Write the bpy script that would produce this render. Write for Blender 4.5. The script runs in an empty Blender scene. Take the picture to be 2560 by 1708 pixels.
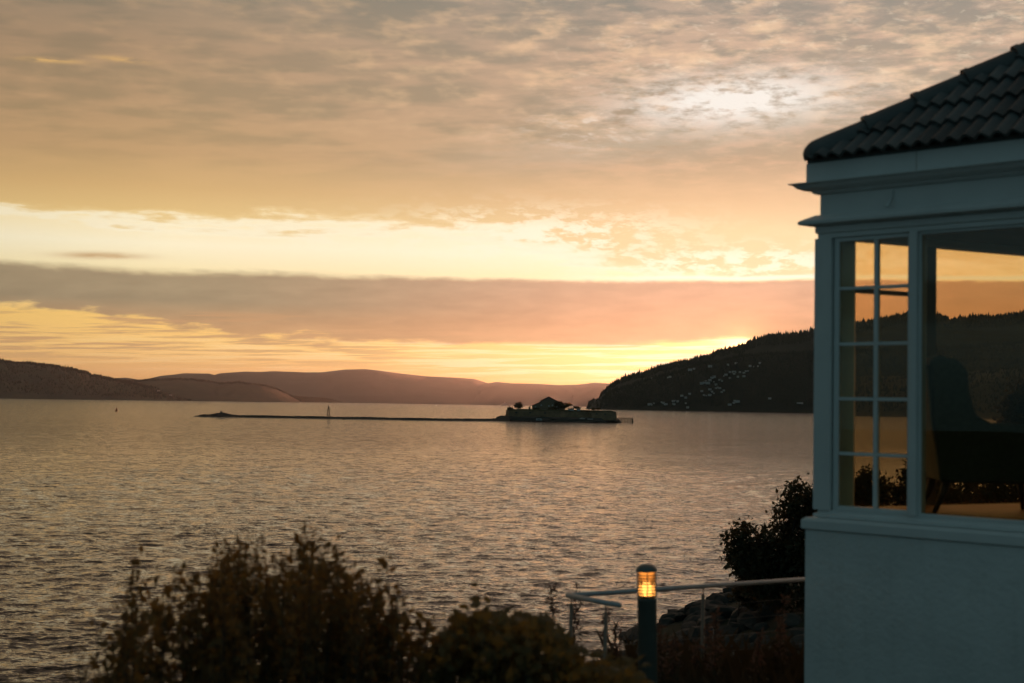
import bpy, bmesh, math, random
import numpy as np
from mathutils import Vector, Matrix

S = bpy.context.scene
COL = S.collection
rad = math.radians

# ------------------------------------------------------------------ camera
EYE = Vector((0, 0, 18.0))
FPX = 3556.0                      # focal length in photo pixels (50 mm on 36 mm)
PITCH, ROLL = math.atan(153 / FPX), rad(0.95)
fw = Vector((0, math.cos(PITCH), math.sin(PITCH)))
up0 = Vector((0, -math.sin(PITCH), math.cos(PITCH)))
r0 = Vector((1, 0, 0))
cr = r0 * math.cos(ROLL) + up0 * math.sin(ROLL)
cu = -r0 * math.sin(ROLL) + up0 * math.cos(ROLL)
cd = bpy.data.cameras.new('camera')
cam = bpy.data.objects.new('camera', cd); COL.objects.link(cam)
cam.matrix_world = Matrix(((cr.x, cu.x, -fw.x, EYE.x), (cr.y, cu.y, -fw.y, EYE.y),
                           (cr.z, cu.z, -fw.z, EYE.z), (0, 0, 0, 1)))
cd.sensor_width = 36.0; cd.lens = 50.0
cd.clip_start = 0.1; cd.clip_end = 90000
cd.dof.use_dof = True; cd.dof.focus_distance = 1400; cd.dof.aperture_fstop = 2.5
cd.dof.aperture_blades = 9
S.camera = cam
S.render.resolution_x, S.render.resolution_y = 1024, 683
S.view_settings.view_transform = 'Standard'; S.view_settings.look = 'None'
S.view_settings.exposure = 0.0; S.view_settings.gamma = 1.0
S.view_settings.use_curve_mapping = False
S.render.engine = 'CYCLES'
S.cycles.use_denoising = True
S.cycles.max_bounces = 5; S.cycles.diffuse_bounces = 2; S.cycles.glossy_bounces = 2
S.cycles.transparent_max_bounces = 24; S.cycles.transmission_bounces = 4
S.cycles.volume_bounces = 0; S.cycles.adaptive_threshold = 0.015
S.cycles.sample_clamp_indirect = 4.0

def ray(px, py):
    d = fw * FPX + cr * (px - 1280) + cu * (854 - py)
    return d / d.y
def at(px, py, d):                 # the point of the place seen at a photo pixel, d metres ahead
    return EYE + ray(px, py) * d
def on_z(px, py, z):
    r = ray(px, py)
    return EYE + r * ((z - EYE.z) / r.z)
def proj(P):
    v = Vector(P) - EYE
    f = v.dot(fw)
    return 1280 + FPX * v.dot(cr) / f, 854 - FPX * v.dot(cu) / f

def lin(c):
    f = lambda v: v / 12.92 if v <= 0.04045 else ((v + 0.055) / 1.055) ** 2.4
    return tuple(f(v / 255.0) for v in c)

# ------------------------------------------------------------------ node helpers
class NT:
    def __init__(self, tree): self.t = tree; self.n = tree.nodes; self.l = tree.links
    def put(self, sock, v):
        if v is None: return
        if isinstance(v, bpy.types.NodeSocket): self.l.new(v, sock)
        else:
            if isinstance(v, (tuple, list)) and len(v) == 3 and sock.type == 'RGBA': v = (*v, 1)
            sock.default_value = v
    def m(self, op, a, b=None, c=None, clamp=False):
        n = self.n.new('ShaderNodeMath'); n.operation = op; n.use_clamp = clamp
        self.put(n.inputs[0], a); self.put(n.inputs[1], b); self.put(n.inputs[2], c)
        return n.outputs[0]
    def add(self, a, b): return self.m('ADD', a, b)
    def sub(self, a, b): return self.m('SUBTRACT', a, b)
    def mul(self, a, b): return self.m('MULTIPLY', a, b)
    def ss(self, x, a, b, lo=0.0, hi=1.0):
        n = self.n.new('ShaderNodeMapRange'); n.interpolation_type = 'SMOOTHSTEP'
        self.put(n.inputs[0], x); self.put(n.inputs[1], a); self.put(n.inputs[2], b)
        n.inputs[3].default_value = lo; n.inputs[4].default_value = hi
        return n.outputs[0]
    def noise(self, vec, scale, detail=4, rough=0.5, dist=0.0, w=None):
        n = self.n.new('ShaderNodeTexNoise')
        if vec is not None: self.l.new(vec, n.inputs['Vector'])
        n.inputs['Scale'].default_value = scale; n.inputs['Detail'].default_value = detail
        n.inputs['Roughness'].default_value = rough; n.inputs['Distortion'].default_value = dist
        return n.outputs[0]
    def ramp(self, fac, stops, interp='LINEAR'):
        n = self.n.new('ShaderNodeValToRGB'); n.color_ramp.interpolation = interp
        self.put(n.inputs[0], fac)
        el = n.color_ramp.elements
        while len(el) < len(stops): el.new(0.5)
        for e, (p, c) in zip(el, stops):
            e.position = p; e.color = (*c, 1)
        return n.outputs[0]
    def mix(self, f, a, b, blend='MIX'):
        n = self.n.new('ShaderNodeMix'); n.data_type = 'RGBA'; n.blend_type = blend
        n.clamp_factor = True
        self.put(n.inputs[0], f); self.put(n.inputs[6], a); self.put(n.inputs[7], b)
        return n.outputs[2]
    def comb(self, x, y, z):
        n = self.n.new('ShaderNodeCombineXYZ')
        self.put(n.inputs[0], x); self.put(n.inputs[1], y); self.put(n.inputs[2], z)
        return n.outputs[0]
    def sep(self, v):
        n = self.n.new('ShaderNodeSeparateXYZ'); self.l.new(v, n.inputs[0]); return n.outputs
    def scale(self, col, f):
        n = self.n.new('ShaderNodeVectorMath'); n.operation = 'SCALE'
        self.put(n.inputs[0], col); self.put(n.inputs['Scale'], f)
        return n.outputs[0]
    def vadd(self, a, b):
        n = self.n.new('ShaderNodeVectorMath'); n.operation = 'ADD'
        self.put(n.inputs[0], a); self.put(n.inputs[1], b); return n.outputs[0]

# ------------------------------------------------------------------ sky
SUN_AZ, SUN_EL = 9.3, 2.1          # degrees right of straight ahead, degrees up: just behind the ridge
world = bpy.data.worlds.new('World'); S.world = world; world.use_nodes = True
w = NT(world.node_tree); w.n.clear()
tc = w.n.new('ShaderNodeTexCoord').outputs['Generated']
X, Y, Z = w.sep(tc)
el = w.mul(w.m('ARCSINE', Z), 57.29578)
az = w.mul(w.m('ARCTAN2', X, Y), 57.29578)
sunv = Vector((math.sin(rad(SUN_AZ)) * math.cos(rad(SUN_EL)), math.cos(rad(SUN_AZ)) * math.cos(rad(SUN_EL)), math.sin(rad(SUN_EL))))
dn = w.n.new('ShaderNodeVectorMath'); dn.operation = 'DOT_PRODUCT'
w.l.new(tc, dn.inputs[0]); dn.inputs[1].default_value = sunv
gs = w.mul(w.m('ARCCOSINE', w.m('MINIMUM', dn.outputs['Value'], 0.999999)), 57.29578)   # angle from the sun
# cloud sheet coordinates: position on a flat layer overhead, and angle space for the low bands
zz = w.m('MAXIMUM', w.add(Z, 0.06), 0.03)
pl = w.comb(w.m('DIVIDE', X, zz), w.m('DIVIDE', Y, zz), 0.0)
an = w.comb(w.mul(az, 0.14), w.mul(el, 1.0), 0.0)
an2 = w.comb(w.mul(az, 0.40), w.add(el, w.mul(az, 0.03)), 3.7)
an3 = w.comb(w.mul(az, 0.24), w.add(el, w.mul(az, -0.02)), 8.2)
big = w.noise(an, 0.55, 3, 0.5)
wisp = w.noise(an, 2.2, 4, 0.6, 0.15)
fine = w.noise(an2, 3.4, 3, 0.62, 0.25)
strk = w.noise(an3, 2.3, 4, 0.58, 0.0)
lump = w.noise(an2, 1.5, 3, 0.55, 0.0)
rip2 = w.noise(pl, 0.9, 3, 0.55, 0.0)
rightness = w.ss(az, -18, 14)
e01 = w.m('DIVIDE', el, 20.0, clamp=True)
L = lambda *c: lin(c)
EXP = lambda v: w.m('POWER', 2.71828, v)
def st(lst): return [(a / 20.0, L(*c)) for a, c in lst]
def bump2(cx, cy, rx, ry, tilt=0.0):
    ex = w.m('DIVIDE', w.sub(az, cx), rx); ey = w.m('DIVIDE', w.sub(w.sub(el, w.mul(w.sub(az, cx), tilt)), cy), ry)
    return EXP(w.mul(w.add(w.mul(ex, ex), w.mul(ey, ey)), -1.0))
# A: the glow of the open sky between the clouds
A_r = w.ramp(e01, st([(0, (228, 150, 96)), (1.0, (240, 182, 116)), (1.9, (250, 212, 142)), (3.2, (250, 208, 138)),
                      (5.0, (254, 234, 192)), (6.0, (255, 242, 218)), (7.4, (255, 243, 220)), (9.5, (244, 226, 196)), (12.5, (232, 228, 218)), (16, (190, 186, 176))]))
A_l = w.ramp(e01, st([(0, (200, 148, 102)), (1.0, (212, 162, 108)), (1.9, (236, 190, 120)), (3.2, (243, 198, 116)),
                      (5.0, (246, 228, 180)), (6.0, (252, 240, 206)), (7.4, (250, 224, 166)), (9.5, (214, 178, 122)), (12.5, (176, 156, 128)), (16, (150, 144, 128))]))
colA = w.mix(rightness, A_l, A_r)
sky = w.n.new('ShaderNodeTexSky'); sky.sky_type = 'NISHITA'; sky.sun_disc = False
sky.sun_elevation = rad(SUN_EL); sky.sun_rotation = rad(SUN_AZ); sky.altitude = 20
colA = w.vadd(w.scale(colA, 0.95), w.scale(sky.outputs[0], 0.012))
colA = w.vadd(colA, w.scale((1.0, 0.62, 0.30), w.mul(EXP(w.mul(gs, -1.5)), 4.0)))      # round the hidden sun
# B: upper deck, rippled, covering everything above about seven degrees
B_r = w.ramp(e01, st([(5, (251, 222, 168)), (7.0, (247, 216, 164)), (8.2, (232, 194, 148)), (9.6, (216, 180, 144)), (11.5, (210, 178, 148)), (13.5, (212, 180, 152)), (16, (186, 166, 146)), (20, (186, 150, 126))]))
B_l = w.ramp(e01, st([(5, (240, 206, 140)), (7.0, (238, 200, 132)), (8.2, (222, 180, 120)), (9.6, (204, 164, 116)), (11.5, (192, 156, 116)), (13.5, (182, 150, 116)), (16, (160, 142, 118)), (20, (158, 130, 106))]))
colB = w.mix(rightness, B_l, B_r)
colB = w.mix(1.0, colB, w.mix(rightness, (.93, .95, .99), (1.02, 1.01, 1.05)), 'MULTIPLY')
grey = w.mix(1.0, colB, w.ramp(e01, [(0.4, L(232, 236, 236)), (0.55, L(212, 226, 230)), (0.8, L(208, 224, 232))]), 'MULTIPLY')
rp = w.add(w.mul(strk, 0.55), w.mul(rip2, 0.45))
rsoft = w.add(w.mul(w.noise(w.comb(w.mul(az, 0.17), w.add(el, w.mul(az, -0.03)), 1.3), 1.5, 3, 0.5), 0.6), w.mul(rip2, 0.4))
rp = w.mix(w.ss(az, -6, 8), rsoft, rp)
colB = w.mix(w.mul(w.ss(rp, 0.58, 0.42), w.mul(w.ss(el, 7.8, 10.5, 0.0, 1.0), w.ss(az, -16, 6, .6, 1.0))), colB, grey)
colB = w.mix(w.mul(w.ss(w.add(w.mul(lump, 0.7), w.mul(strk, 0.3)), 0.46, 0.70), w.mul(w.ss(el, 9.0, 12.0, 0.08, 0.75), w.ss(az, -14, 6, 0.30, 1.0))), colB, w.mix(rightness, L(222, 178, 132), L(246, 210, 172)))
colB = w.mix(w.mul(w.ss(fine, 0.54, 0.78), w.mul(w.ss(el, 10, 13, 0.0, 0.42), w.ss(az, -3, 8))), colB, L(250, 228, 198))
edgeB = w.add(w.add(6.75, w.mul(w.sub(big, 0.5), 2.2)), w.add(w.add(w.mul(w.sub(wisp, 0.5), 1.9), w.mul(w.sub(fine, 0.5), 0.7)), w.ss(az, -2, 7, 0.0, -1.75)))
maskB = w.ss(w.sub(el, edgeB), -0.30, 0.75)
cir = w.add(w.mul(fine, 0.6), w.mul(strk, 0.4))
brk = w.mul(w.ss(cir, 0.45, 0.58), w.m('MAXIMUM', w.mul(bump2(1.0, 6.7, 5.0, 0.9), 0.9), w.mul(bump2(9.0, 5.6, 6.0, 0.7), 1.0)))
maskB = w.mul(maskB, w.sub(1.0, brk))
col = w.mix(maskB, colA, colB)
col = w.mix(w.mul(brk, 0.85), col, L(255, 246, 220))
# the bright edge where the deck stops
col = w.mix(w.mul(w.ss(w.m('ABSOLUTE', w.sub(el, w.add(edgeB, -0.05))), 0.42, 0.0), w.ss(az, 8, 2, 0.0, 0.65)), col, L(255, 244, 214))
# the pale tear in the deck, up and to the right, and the grey shelf below it
tn = w.add(w.mul(strk, 0.55), w.mul(fine, 0.45))
tear = w.mul(bump2(8.9, 12.1, 4.0, 0.95, 0.05), w.ss(tn, 0.33, 0.56))
tear2 = w.mul(bump2(4.8, 11.3, 3.6, 0.8, 0.12), w.ss(tn, 0.46, 0.64, 0, 0.55))
shelf = w.m('MAXIMUM', bump2(5.0, 10.4, 6.5, 0.75, 0.09), bump2(10.6, 11.3, 2.2, 0.55, 0.1))
col = w.mix(w.mul(w.mul(shelf, w.ss(wisp, 0.25, 0.55)), 0.62), col, L(186, 172, 150))
col = w.mix(w.m('MAXIMUM', w.mul(tear, 1.25), tear2), col, L(247, 240, 230))
# lit scraps far left
lsc = w.mul(w.m('MAXIMUM', bump2(-18.3, 12.7, 1.0, 0.09, 0.02), bump2(-15.6, 12.95, 0.8, 0.10, -0.02)), w.ss(strk, 0.3, 0.5))
col = w.mix(w.mul(lsc, 0.75), col, L(240, 190, 118))
# C: the long low bank of stratus
C_r = w.ramp(e01, st([(2.0, (222, 166, 120)), (3.2, (214, 160, 122)), (4.4, (206, 162, 132)), (5.0, (202, 162, 134))]))
C_l = w.ramp(e01, st([(2.0, (214, 164, 112)), (2.9, (190, 150, 110)), (3.8, (158, 140, 112)), (5.0, (164, 144, 114))]))
colC = w.mix(w.ss(az, -14, 7), C_l, C_r)
colC = w.scale(colC, w.add(0.80, w.mul(strk, 0.38)))
topC = w.add(5.0, w.add(w.mul(w.sub(w.noise(w.comb(w.mul(az, 0.12), 0.0, 0.0), 1.0, 2, 0.5), 0.5), 0.5), w.mul(w.sub(wisp, 0.5), w.ss(az, 4, -14, 0.10, 0.35))))
mT = w.ss(w.sub(el, w.add(topC, w.mul(w.sub(fine, .5), .22))), w.ss(az, 10, -20, 0.06, 0.18), w.ss(az, 10, -20, -0.12, -0.30))
botC = w.add(w.add(w.ss(az, -19, -8, 3.3, 2.30), w.ss(az, 3, 9.5, 0.0, 0.30)), w.mul(w.sub(strk, 0.5), w.ss(az, -10, 3, 1.5, 0.5)))
mBt = w.ss(w.sub(el, botC), -0.12, 0.25)
maskC = w.mul(mT, mBt)
col = w.mix(w.mul(maskC, 0.97), col, colC)
# bright lining along the bank's top, towards the sun
lining = w.mul(w.ss(w.m('ABSOLUTE', w.sub(el, w.add(topC, 0.10))), 0.15, 0.0), w.ss(az, 0, 8))
col = w.mix(w.mul(lining, 0.95), col, L(255, 250, 226))
# thin streaks under the bank: lit near the sun, brownish to the left
stk = w.noise(w.comb(w.mul(az, 0.10), w.mul(w.add(el, w.mul(az, -0.022)), 2.6), 9.1), 2.4, 4, 0.6)
below = w.mul(w.ss(w.sub(el, w.ss(az, 3, 9.5, 0.0, 0.30)), 2.5, 2.25), w.ss(el, 0.8, 1.3))
col = w.mix(w.mul(below, w.mul(w.ss(stk, 0.47, 0.62), EXP(w.mul(gs, -0.10)))), col, L(255, 250, 216))
col = w.mix(w.mul(w.mul(w.ss(el, 3.5, 3.2), w.ss(el, 1.0, 1.8)), w.mul(w.ss(stk, 0.52, 0.40), w.ss(az, 2, -10, 0.0, 0.8))), col, L(196, 152, 110))
# a small dark scrap on the left above the bank
scrap = bump2(-16.2, 5.42, 1.5, 0.13, 0.02)
col = w.mix(w.mul(scrap, w.ss(strk, 0.30, 0.55, 0.4, 0.95)), col, L(200, 162, 116))
# the sun itself, burning through at the ridge
col = w.vadd(col, w.scale((1.0, 0.42, 0.12), w.mul(EXP(w.mul(gs, -2.6)), 3.0)))
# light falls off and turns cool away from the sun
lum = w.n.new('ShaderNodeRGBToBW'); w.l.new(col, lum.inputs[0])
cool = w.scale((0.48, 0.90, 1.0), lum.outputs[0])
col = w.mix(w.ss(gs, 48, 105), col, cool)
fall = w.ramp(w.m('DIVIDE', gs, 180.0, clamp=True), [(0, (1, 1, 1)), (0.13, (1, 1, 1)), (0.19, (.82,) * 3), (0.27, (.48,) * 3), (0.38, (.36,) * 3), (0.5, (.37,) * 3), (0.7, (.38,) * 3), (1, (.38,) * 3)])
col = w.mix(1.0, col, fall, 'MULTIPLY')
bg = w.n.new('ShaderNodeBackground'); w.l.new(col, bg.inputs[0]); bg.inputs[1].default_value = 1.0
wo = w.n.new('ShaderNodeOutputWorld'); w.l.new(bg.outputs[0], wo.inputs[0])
world.cycles.sampling_method = 'MANUAL'; world.cycles.sample_map_resolution = 1024

sl = bpy.data.lights.new('sun', 'SUN'); sl.energy = 2.6; sl.angle = rad(0.5); sl.color = (1.0, 0.33, 0.16)
so = bpy.data.objects.new('sun', sl); COL.objects.link(so)
so.rotation_euler = (-sunv).to_track_quat('-Z', 'Y').to_euler(); so.location = (0, 0, 300)

# ------------------------------------------------------------------ materials
def mat(name, c, rough=0.8, c2=None, scale=3.0, bump=0.0, bscale=None, metal=0.0, spec=0.5, coords='Object', detail=5):
    m = bpy.data.materials.new(name); m.use_nodes = True
    t = NT(m.node_tree); b = t.n['Principled BSDF']
    b.inputs['Roughness'].default_value = rough; b.inputs['Metallic'].default_value = metal
    b.inputs['Specular IOR Level'].default_value = spec
    tcn = t.n.new('ShaderNodeTexCoord').outputs[coords]
    if c2 is None: c2 = tuple(v * 0.75 for v in c)
    n = t.noise(tcn, scale, detail, 0.6)
    t.l.new(t.mix(t.ss(n, 0.3, 0.7), c, c2), b.inputs['Base Color'])
    if bump:
        bn = t.n.new('ShaderNodeBump'); bn.inputs['Strength'].default_value = 1.0; bn.inputs['Distance'].default_value = bump
        t.l.new(t.noise(tcn, bscale or scale * 4, 5, 0.6), bn.inputs['Height'])
        t.l.new(bn.outputs[0], b.inputs['Normal'])
    return m
def leafmat(name, c, c2, tr, scale=2.0, k=0.45):
    m = bpy.data.materials.new(name); m.use_nodes = True
    t = NT(m.node_tree); b = t.n['Principled BSDF']; out = t.n['Material Output']
    b.inputs['Roughness'].default_value = 0.6
    n = t.noise(t.n.new('ShaderNodeTexCoord').outputs['Object'], scale, 3, 0.6)
    t.l.new(t.mix(t.ss(n, 0.3, 0.7), c, c2), b.inputs['Base Color'])
    tl = t.n.new('ShaderNodeBsdfTranslucent'); tl.inputs[0].default_value = (*tr, 1)
    mx = t.n.new('ShaderNodeMixShader'); mx.inputs[0].default_value = k
    t.l.new(b.outputs[0], mx.inputs[1]); t.l.new(tl.outputs[0], mx.inputs[2]); t.l.new(mx.outputs[0], out.inputs[0])
    return m
M = {}
M['paint'] = mat('white paint', (.74, .75, .74), .45, (.68, .69, .68), 2.0, .0015, 9)
M['render'] = mat('white render', (.74, .76, .75), .8, (.63, .65, .64), 1.1, .008, 18)
def stain(m):                      # rain streaks below the sill and splash dirt, broken up by noise
    t = NT(m.node_tree); b = t.n['Principled BSDF']; src = b.inputs['Base Color'].links[0].from_socket
    x, y, z = t.sep(t.n.new('ShaderNodeTexCoord').outputs['Object'])
    n = t.noise(t.comb(t.mul(x, 7.0), t.mul(y, 7.0), t.mul(z, .5)), 1.0, 5, .65)
    n2 = t.noise(t.comb(x, y, z), 2.3, 5, .7)
    f = t.mul(t.ss(n, .50, .72, 0, .3), t.ss(n2, .35, .65, .3, 1))
    t.l.new(t.mix(f, src, (.42, .43, .40)), b.inputs['Base Color'])
stain(M['render'])
M['tile'] = mat('dark concrete tile', (.11, .115, .11), .6, (.08, .085, .085), 5, .003, 40)
def vary(m, lo):                   # no two tiles left the kiln or weathered quite alike
    t = NT(m.node_tree); b = t.n['Principled BSDF']; src = b.inputs['Base Color'].links[0].from_socket
    oi = t.n.new('ShaderNodeObjectInfo')
    t.l.new(t.scale(src, t.add(lo, t.mul(oi.outputs['Random'], 2 * (1 - lo)))), b.inputs['Base Color'])
vary(M['tile'], .62)
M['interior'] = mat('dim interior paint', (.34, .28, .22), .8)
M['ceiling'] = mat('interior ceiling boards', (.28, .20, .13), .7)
M['woodfloor'] = mat('varnished wood floor', (.62, .29, .09), .5, (.52, .23, .065), 4)
M['soil'] = mat('dry grass and soil', (.05, .042, .02), .95, (.03, .03, .014), .6, .05, 6)
M['rock'] = mat('dark shore rock', (.075, .062, .05), .85, (.045, .038, .032), 1.4, .06, 5)
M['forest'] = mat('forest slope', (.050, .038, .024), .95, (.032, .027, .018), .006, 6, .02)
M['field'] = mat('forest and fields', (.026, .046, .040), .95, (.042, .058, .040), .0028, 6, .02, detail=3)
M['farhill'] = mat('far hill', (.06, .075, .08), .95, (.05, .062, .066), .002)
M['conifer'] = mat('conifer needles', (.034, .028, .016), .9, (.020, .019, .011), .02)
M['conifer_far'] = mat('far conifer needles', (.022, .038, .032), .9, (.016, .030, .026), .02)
M['leafdark'] = leafmat('bank tree leaf', (.045, .045, .016), (.070, .050, .018), (.12, .075, .02), .4, .35)
M['leafshrub'] = leafmat('shrub leaf', (.10, .082, .025), (.14, .085, .025), (.36, .19, .042), 2.0, .5)
M['leafbig'] = leafmat('broad leaf', (.09, .085, .03), (.14, .09, .025), (.36, .22, .05), 3.0, .45)
M['bark'] = mat('bark', (.06, .045, .03), .9, (.035, .027, .02), 6, .01, 20)
M['grass'] = leafmat('dry grass', (.07, .05, .022), (.045, .04, .016), (.10, .06, .025), 1.0, .3)
M['seed'] = leafmat('faded seed head', (.20, .11, .08), (.14, .08, .05), (.2, .11, .07), 3.0, .4)
M['steel'] = mat('brushed steel', (.55, .56, .57), .5, (.48, .49, .50), 8, metal=.5)
M['postgrey'] = mat('painted steel post', (.30, .23, .18), .5, metal=.2)
M['bollard'] = mat('dark green painted metal', (.17, .18, .16), .5)
M['fabric'] = mat('charcoal green upholstery', (.045, .055, .042), .95, (.03, .04, .03), 30, .001, 300)
M['fabric_pale'] = mat('beige upholstery', (.28, .26, .19), .95)
M['darkwood'] = mat('dark wood', (.04, .02, .01), .4)
M['stonewall'] = mat('fort stone', (.32, .20, .11), .9, (.21, .13, .075), .25, .2, .8)
M['turf'] = mat('turf', (.10, .075, .03), .95, (.06, .05, .022), .08)
M['oldwall'] = mat('old plaster', (.26, .18, .12), .9)
M['oldroof'] = mat('old dark roof', (.08, .055, .045), .8)
M['white'] = mat('white boards', (.52, .51, .49), .7)
M['palewall'] = mat('pale boards', (.52, .50, .46), .7)
M['redroof'] = mat('brown roof', (.10, .06, .045), .8)
M['orange'] = mat('orange buoy paint', (.55, .14, .04), .5)
M['darksteel'] = mat('dark steel', (.05, .05, .05), .6)
M['timber'] = mat('weathered timber', (.09, .07, .05), .9)
M['blue'] = mat('faded blue plastic', (.05, .10, .13), .5)
M['seedpale'] = mat('pale pole', (.5, .48, .42), .7)

def glassmat():
    m = bpy.data.materials.new('window glass'); m.use_nodes = True
    t = NT(m.node_tree); t.n.clear()
    tr = t.n.new('ShaderNodeBsdfTransparent'); tr.inputs[0].default_value = (.93, .86, .72, 1)
    gl = t.n.new('ShaderNodeBsdfGlossy'); gl.inputs[1].default_value = 0.01
    lw = t.n.new('ShaderNodeLayerWeight')      # Schlick reflectance, the same from both sides of the thin pane
    fr_ = t.add(.03, t.mul(t.m('POWER', lw.outputs['Facing'], 5.0), .9))
    mx = t.n.new('ShaderNodeMixShader'); out = t.n.new('ShaderNodeOutputMaterial')
    t.l.new(fr_, mx.inputs[0]); t.l.new(tr.outputs[0], mx.inputs[1]); t.l.new(gl.outputs[0], mx.inputs[2]); t.l.new(mx.outputs[0], out.inputs[0])
    return m
M['glass'] = glassmat()

def watermat():
    m = bpy.data.materials.new('sea water'); m.use_nodes = True
    t = NT(m.node_tree); b = t.n['Principled BSDF']
    b.inputs['Base Color'].default_value = (.026, .026, .022, 1); b.inputs['Roughness'].default_value = .10
    b.inputs['IOR'].default_value = 1.333
    tcn = t.n.new('ShaderNodeTexCoord').outputs['Object']
    x, y, z = t.sep(tcn)
    # wavelets too fine for the mesh: slopes in x and y from stretched noise, gusts making darker and lighter lanes
    def slopes(sx, scale, det, amp, seed):
        n = t.n.new('ShaderNodeTexNoise'); t.l.new(t.comb(t.mul(x, sx), y, seed), n.inputs['Vector'])
        n.inputs['Scale'].default_value = scale; n.inputs['Detail'].default_value = det; n.inputs['Roughness'].default_value = .6
        return t.scale(t.vadd(n.outputs['Color'], (-.5, -.5, -.5)), amp)
    v = t.comb(t.mul(x, .5), y, z)
    gst = t.add(t.noise(v, .035, 3, .6), t.mul(t.noise(v, .011, 2, .5), .6))
    sl_ = t.vadd(slopes(.5, .5, 1, .55, 0.0), t.vadd(slopes(.42, 1.7, 2, .85, 4.0), slopes(.5, 5.0, 2, 1.0, 9.0)))
    sl_ = t.scale(sl_, t.mul(t.ss(gst, .55, 1.05, .74, 1.16), t.ss(y, 150.0, 900.0, 1.0, 3.0)))   # farther out the mesh is calm and the wavelets carry all the slope
    a_, b_, c_ = t.sep(sl_)
    geo = t.n.new('ShaderNodeNewGeometry')
    nv = t.n.new('ShaderNodeVectorMath'); nv.operation = 'NORMALIZE'
    t.l.new(t.vadd(geo.outputs['Normal'], t.comb(t.mul(a_, .7), b_, 0.0)), nv.inputs[0])
    t.l.new(nv.outputs[0], b.inputs['Normal'])
    return m
M['water'] = watermat()

# ------------------------------------------------------------------ object helpers
def tag(o, label=None, cat=None, group=None, kind=None):
    if label: o['label'] = label
    if cat: o['category'] = cat
    if group: o['group'] = group
    if kind: o['kind'] = kind
    return o
def empty(name, loc, label=None, cat=None, group=None, rz=0.0):
    o = bpy.data.objects.new(name, None); COL.objects.link(o)
    o.location = loc; o.rotation_euler = (0, 0, rz); o.empty_display_size = .2
    return tag(o, label, cat, group)
def link(name, me, parent=None, loc=None):
    o = bpy.data.objects.new(name, me); COL.objects.link(o)
    if parent is not None:
        o.parent = parent
    if loc is not None: o.location = loc
    return o
def fast_mesh(name, V, F, mats, smooth=False, mi=None):
    """V (n,3) array, F (m,k) int array with one k."""
    V = np.asarray(V, dtype=np.float32); F = np.asarray(F, dtype=np.int32)
    me = bpy.data.meshes.new(name)
    k = F.shape[1]
    me.vertices.add(len(V)); me.vertices.foreach_set('co', V.ravel())
    me.loops.add(F.size); me.loops.foreach_set('vertex_index', F.ravel())
    me.polygons.add(len(F)); me.polygons.foreach_set('loop_start', np.arange(0, F.size, k, dtype=np.int32))
    try: me.polygons.foreach_set('loop_total', np.full(len(F), k, dtype=np.int32))
    except Exception: pass
    for m in (mats if isinstance(mats, (list, tuple)) else [mats]): me.materials.append(m)
    if mi is not None: me.polygons.foreach_set('material_index', np.asarray(mi, dtype=np.int32))
    me.polygons.foreach_set('use_smooth', np.full(len(F), smooth, dtype=bool))
    me.update(calc_edges=True); me.validate()
    return me
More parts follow.
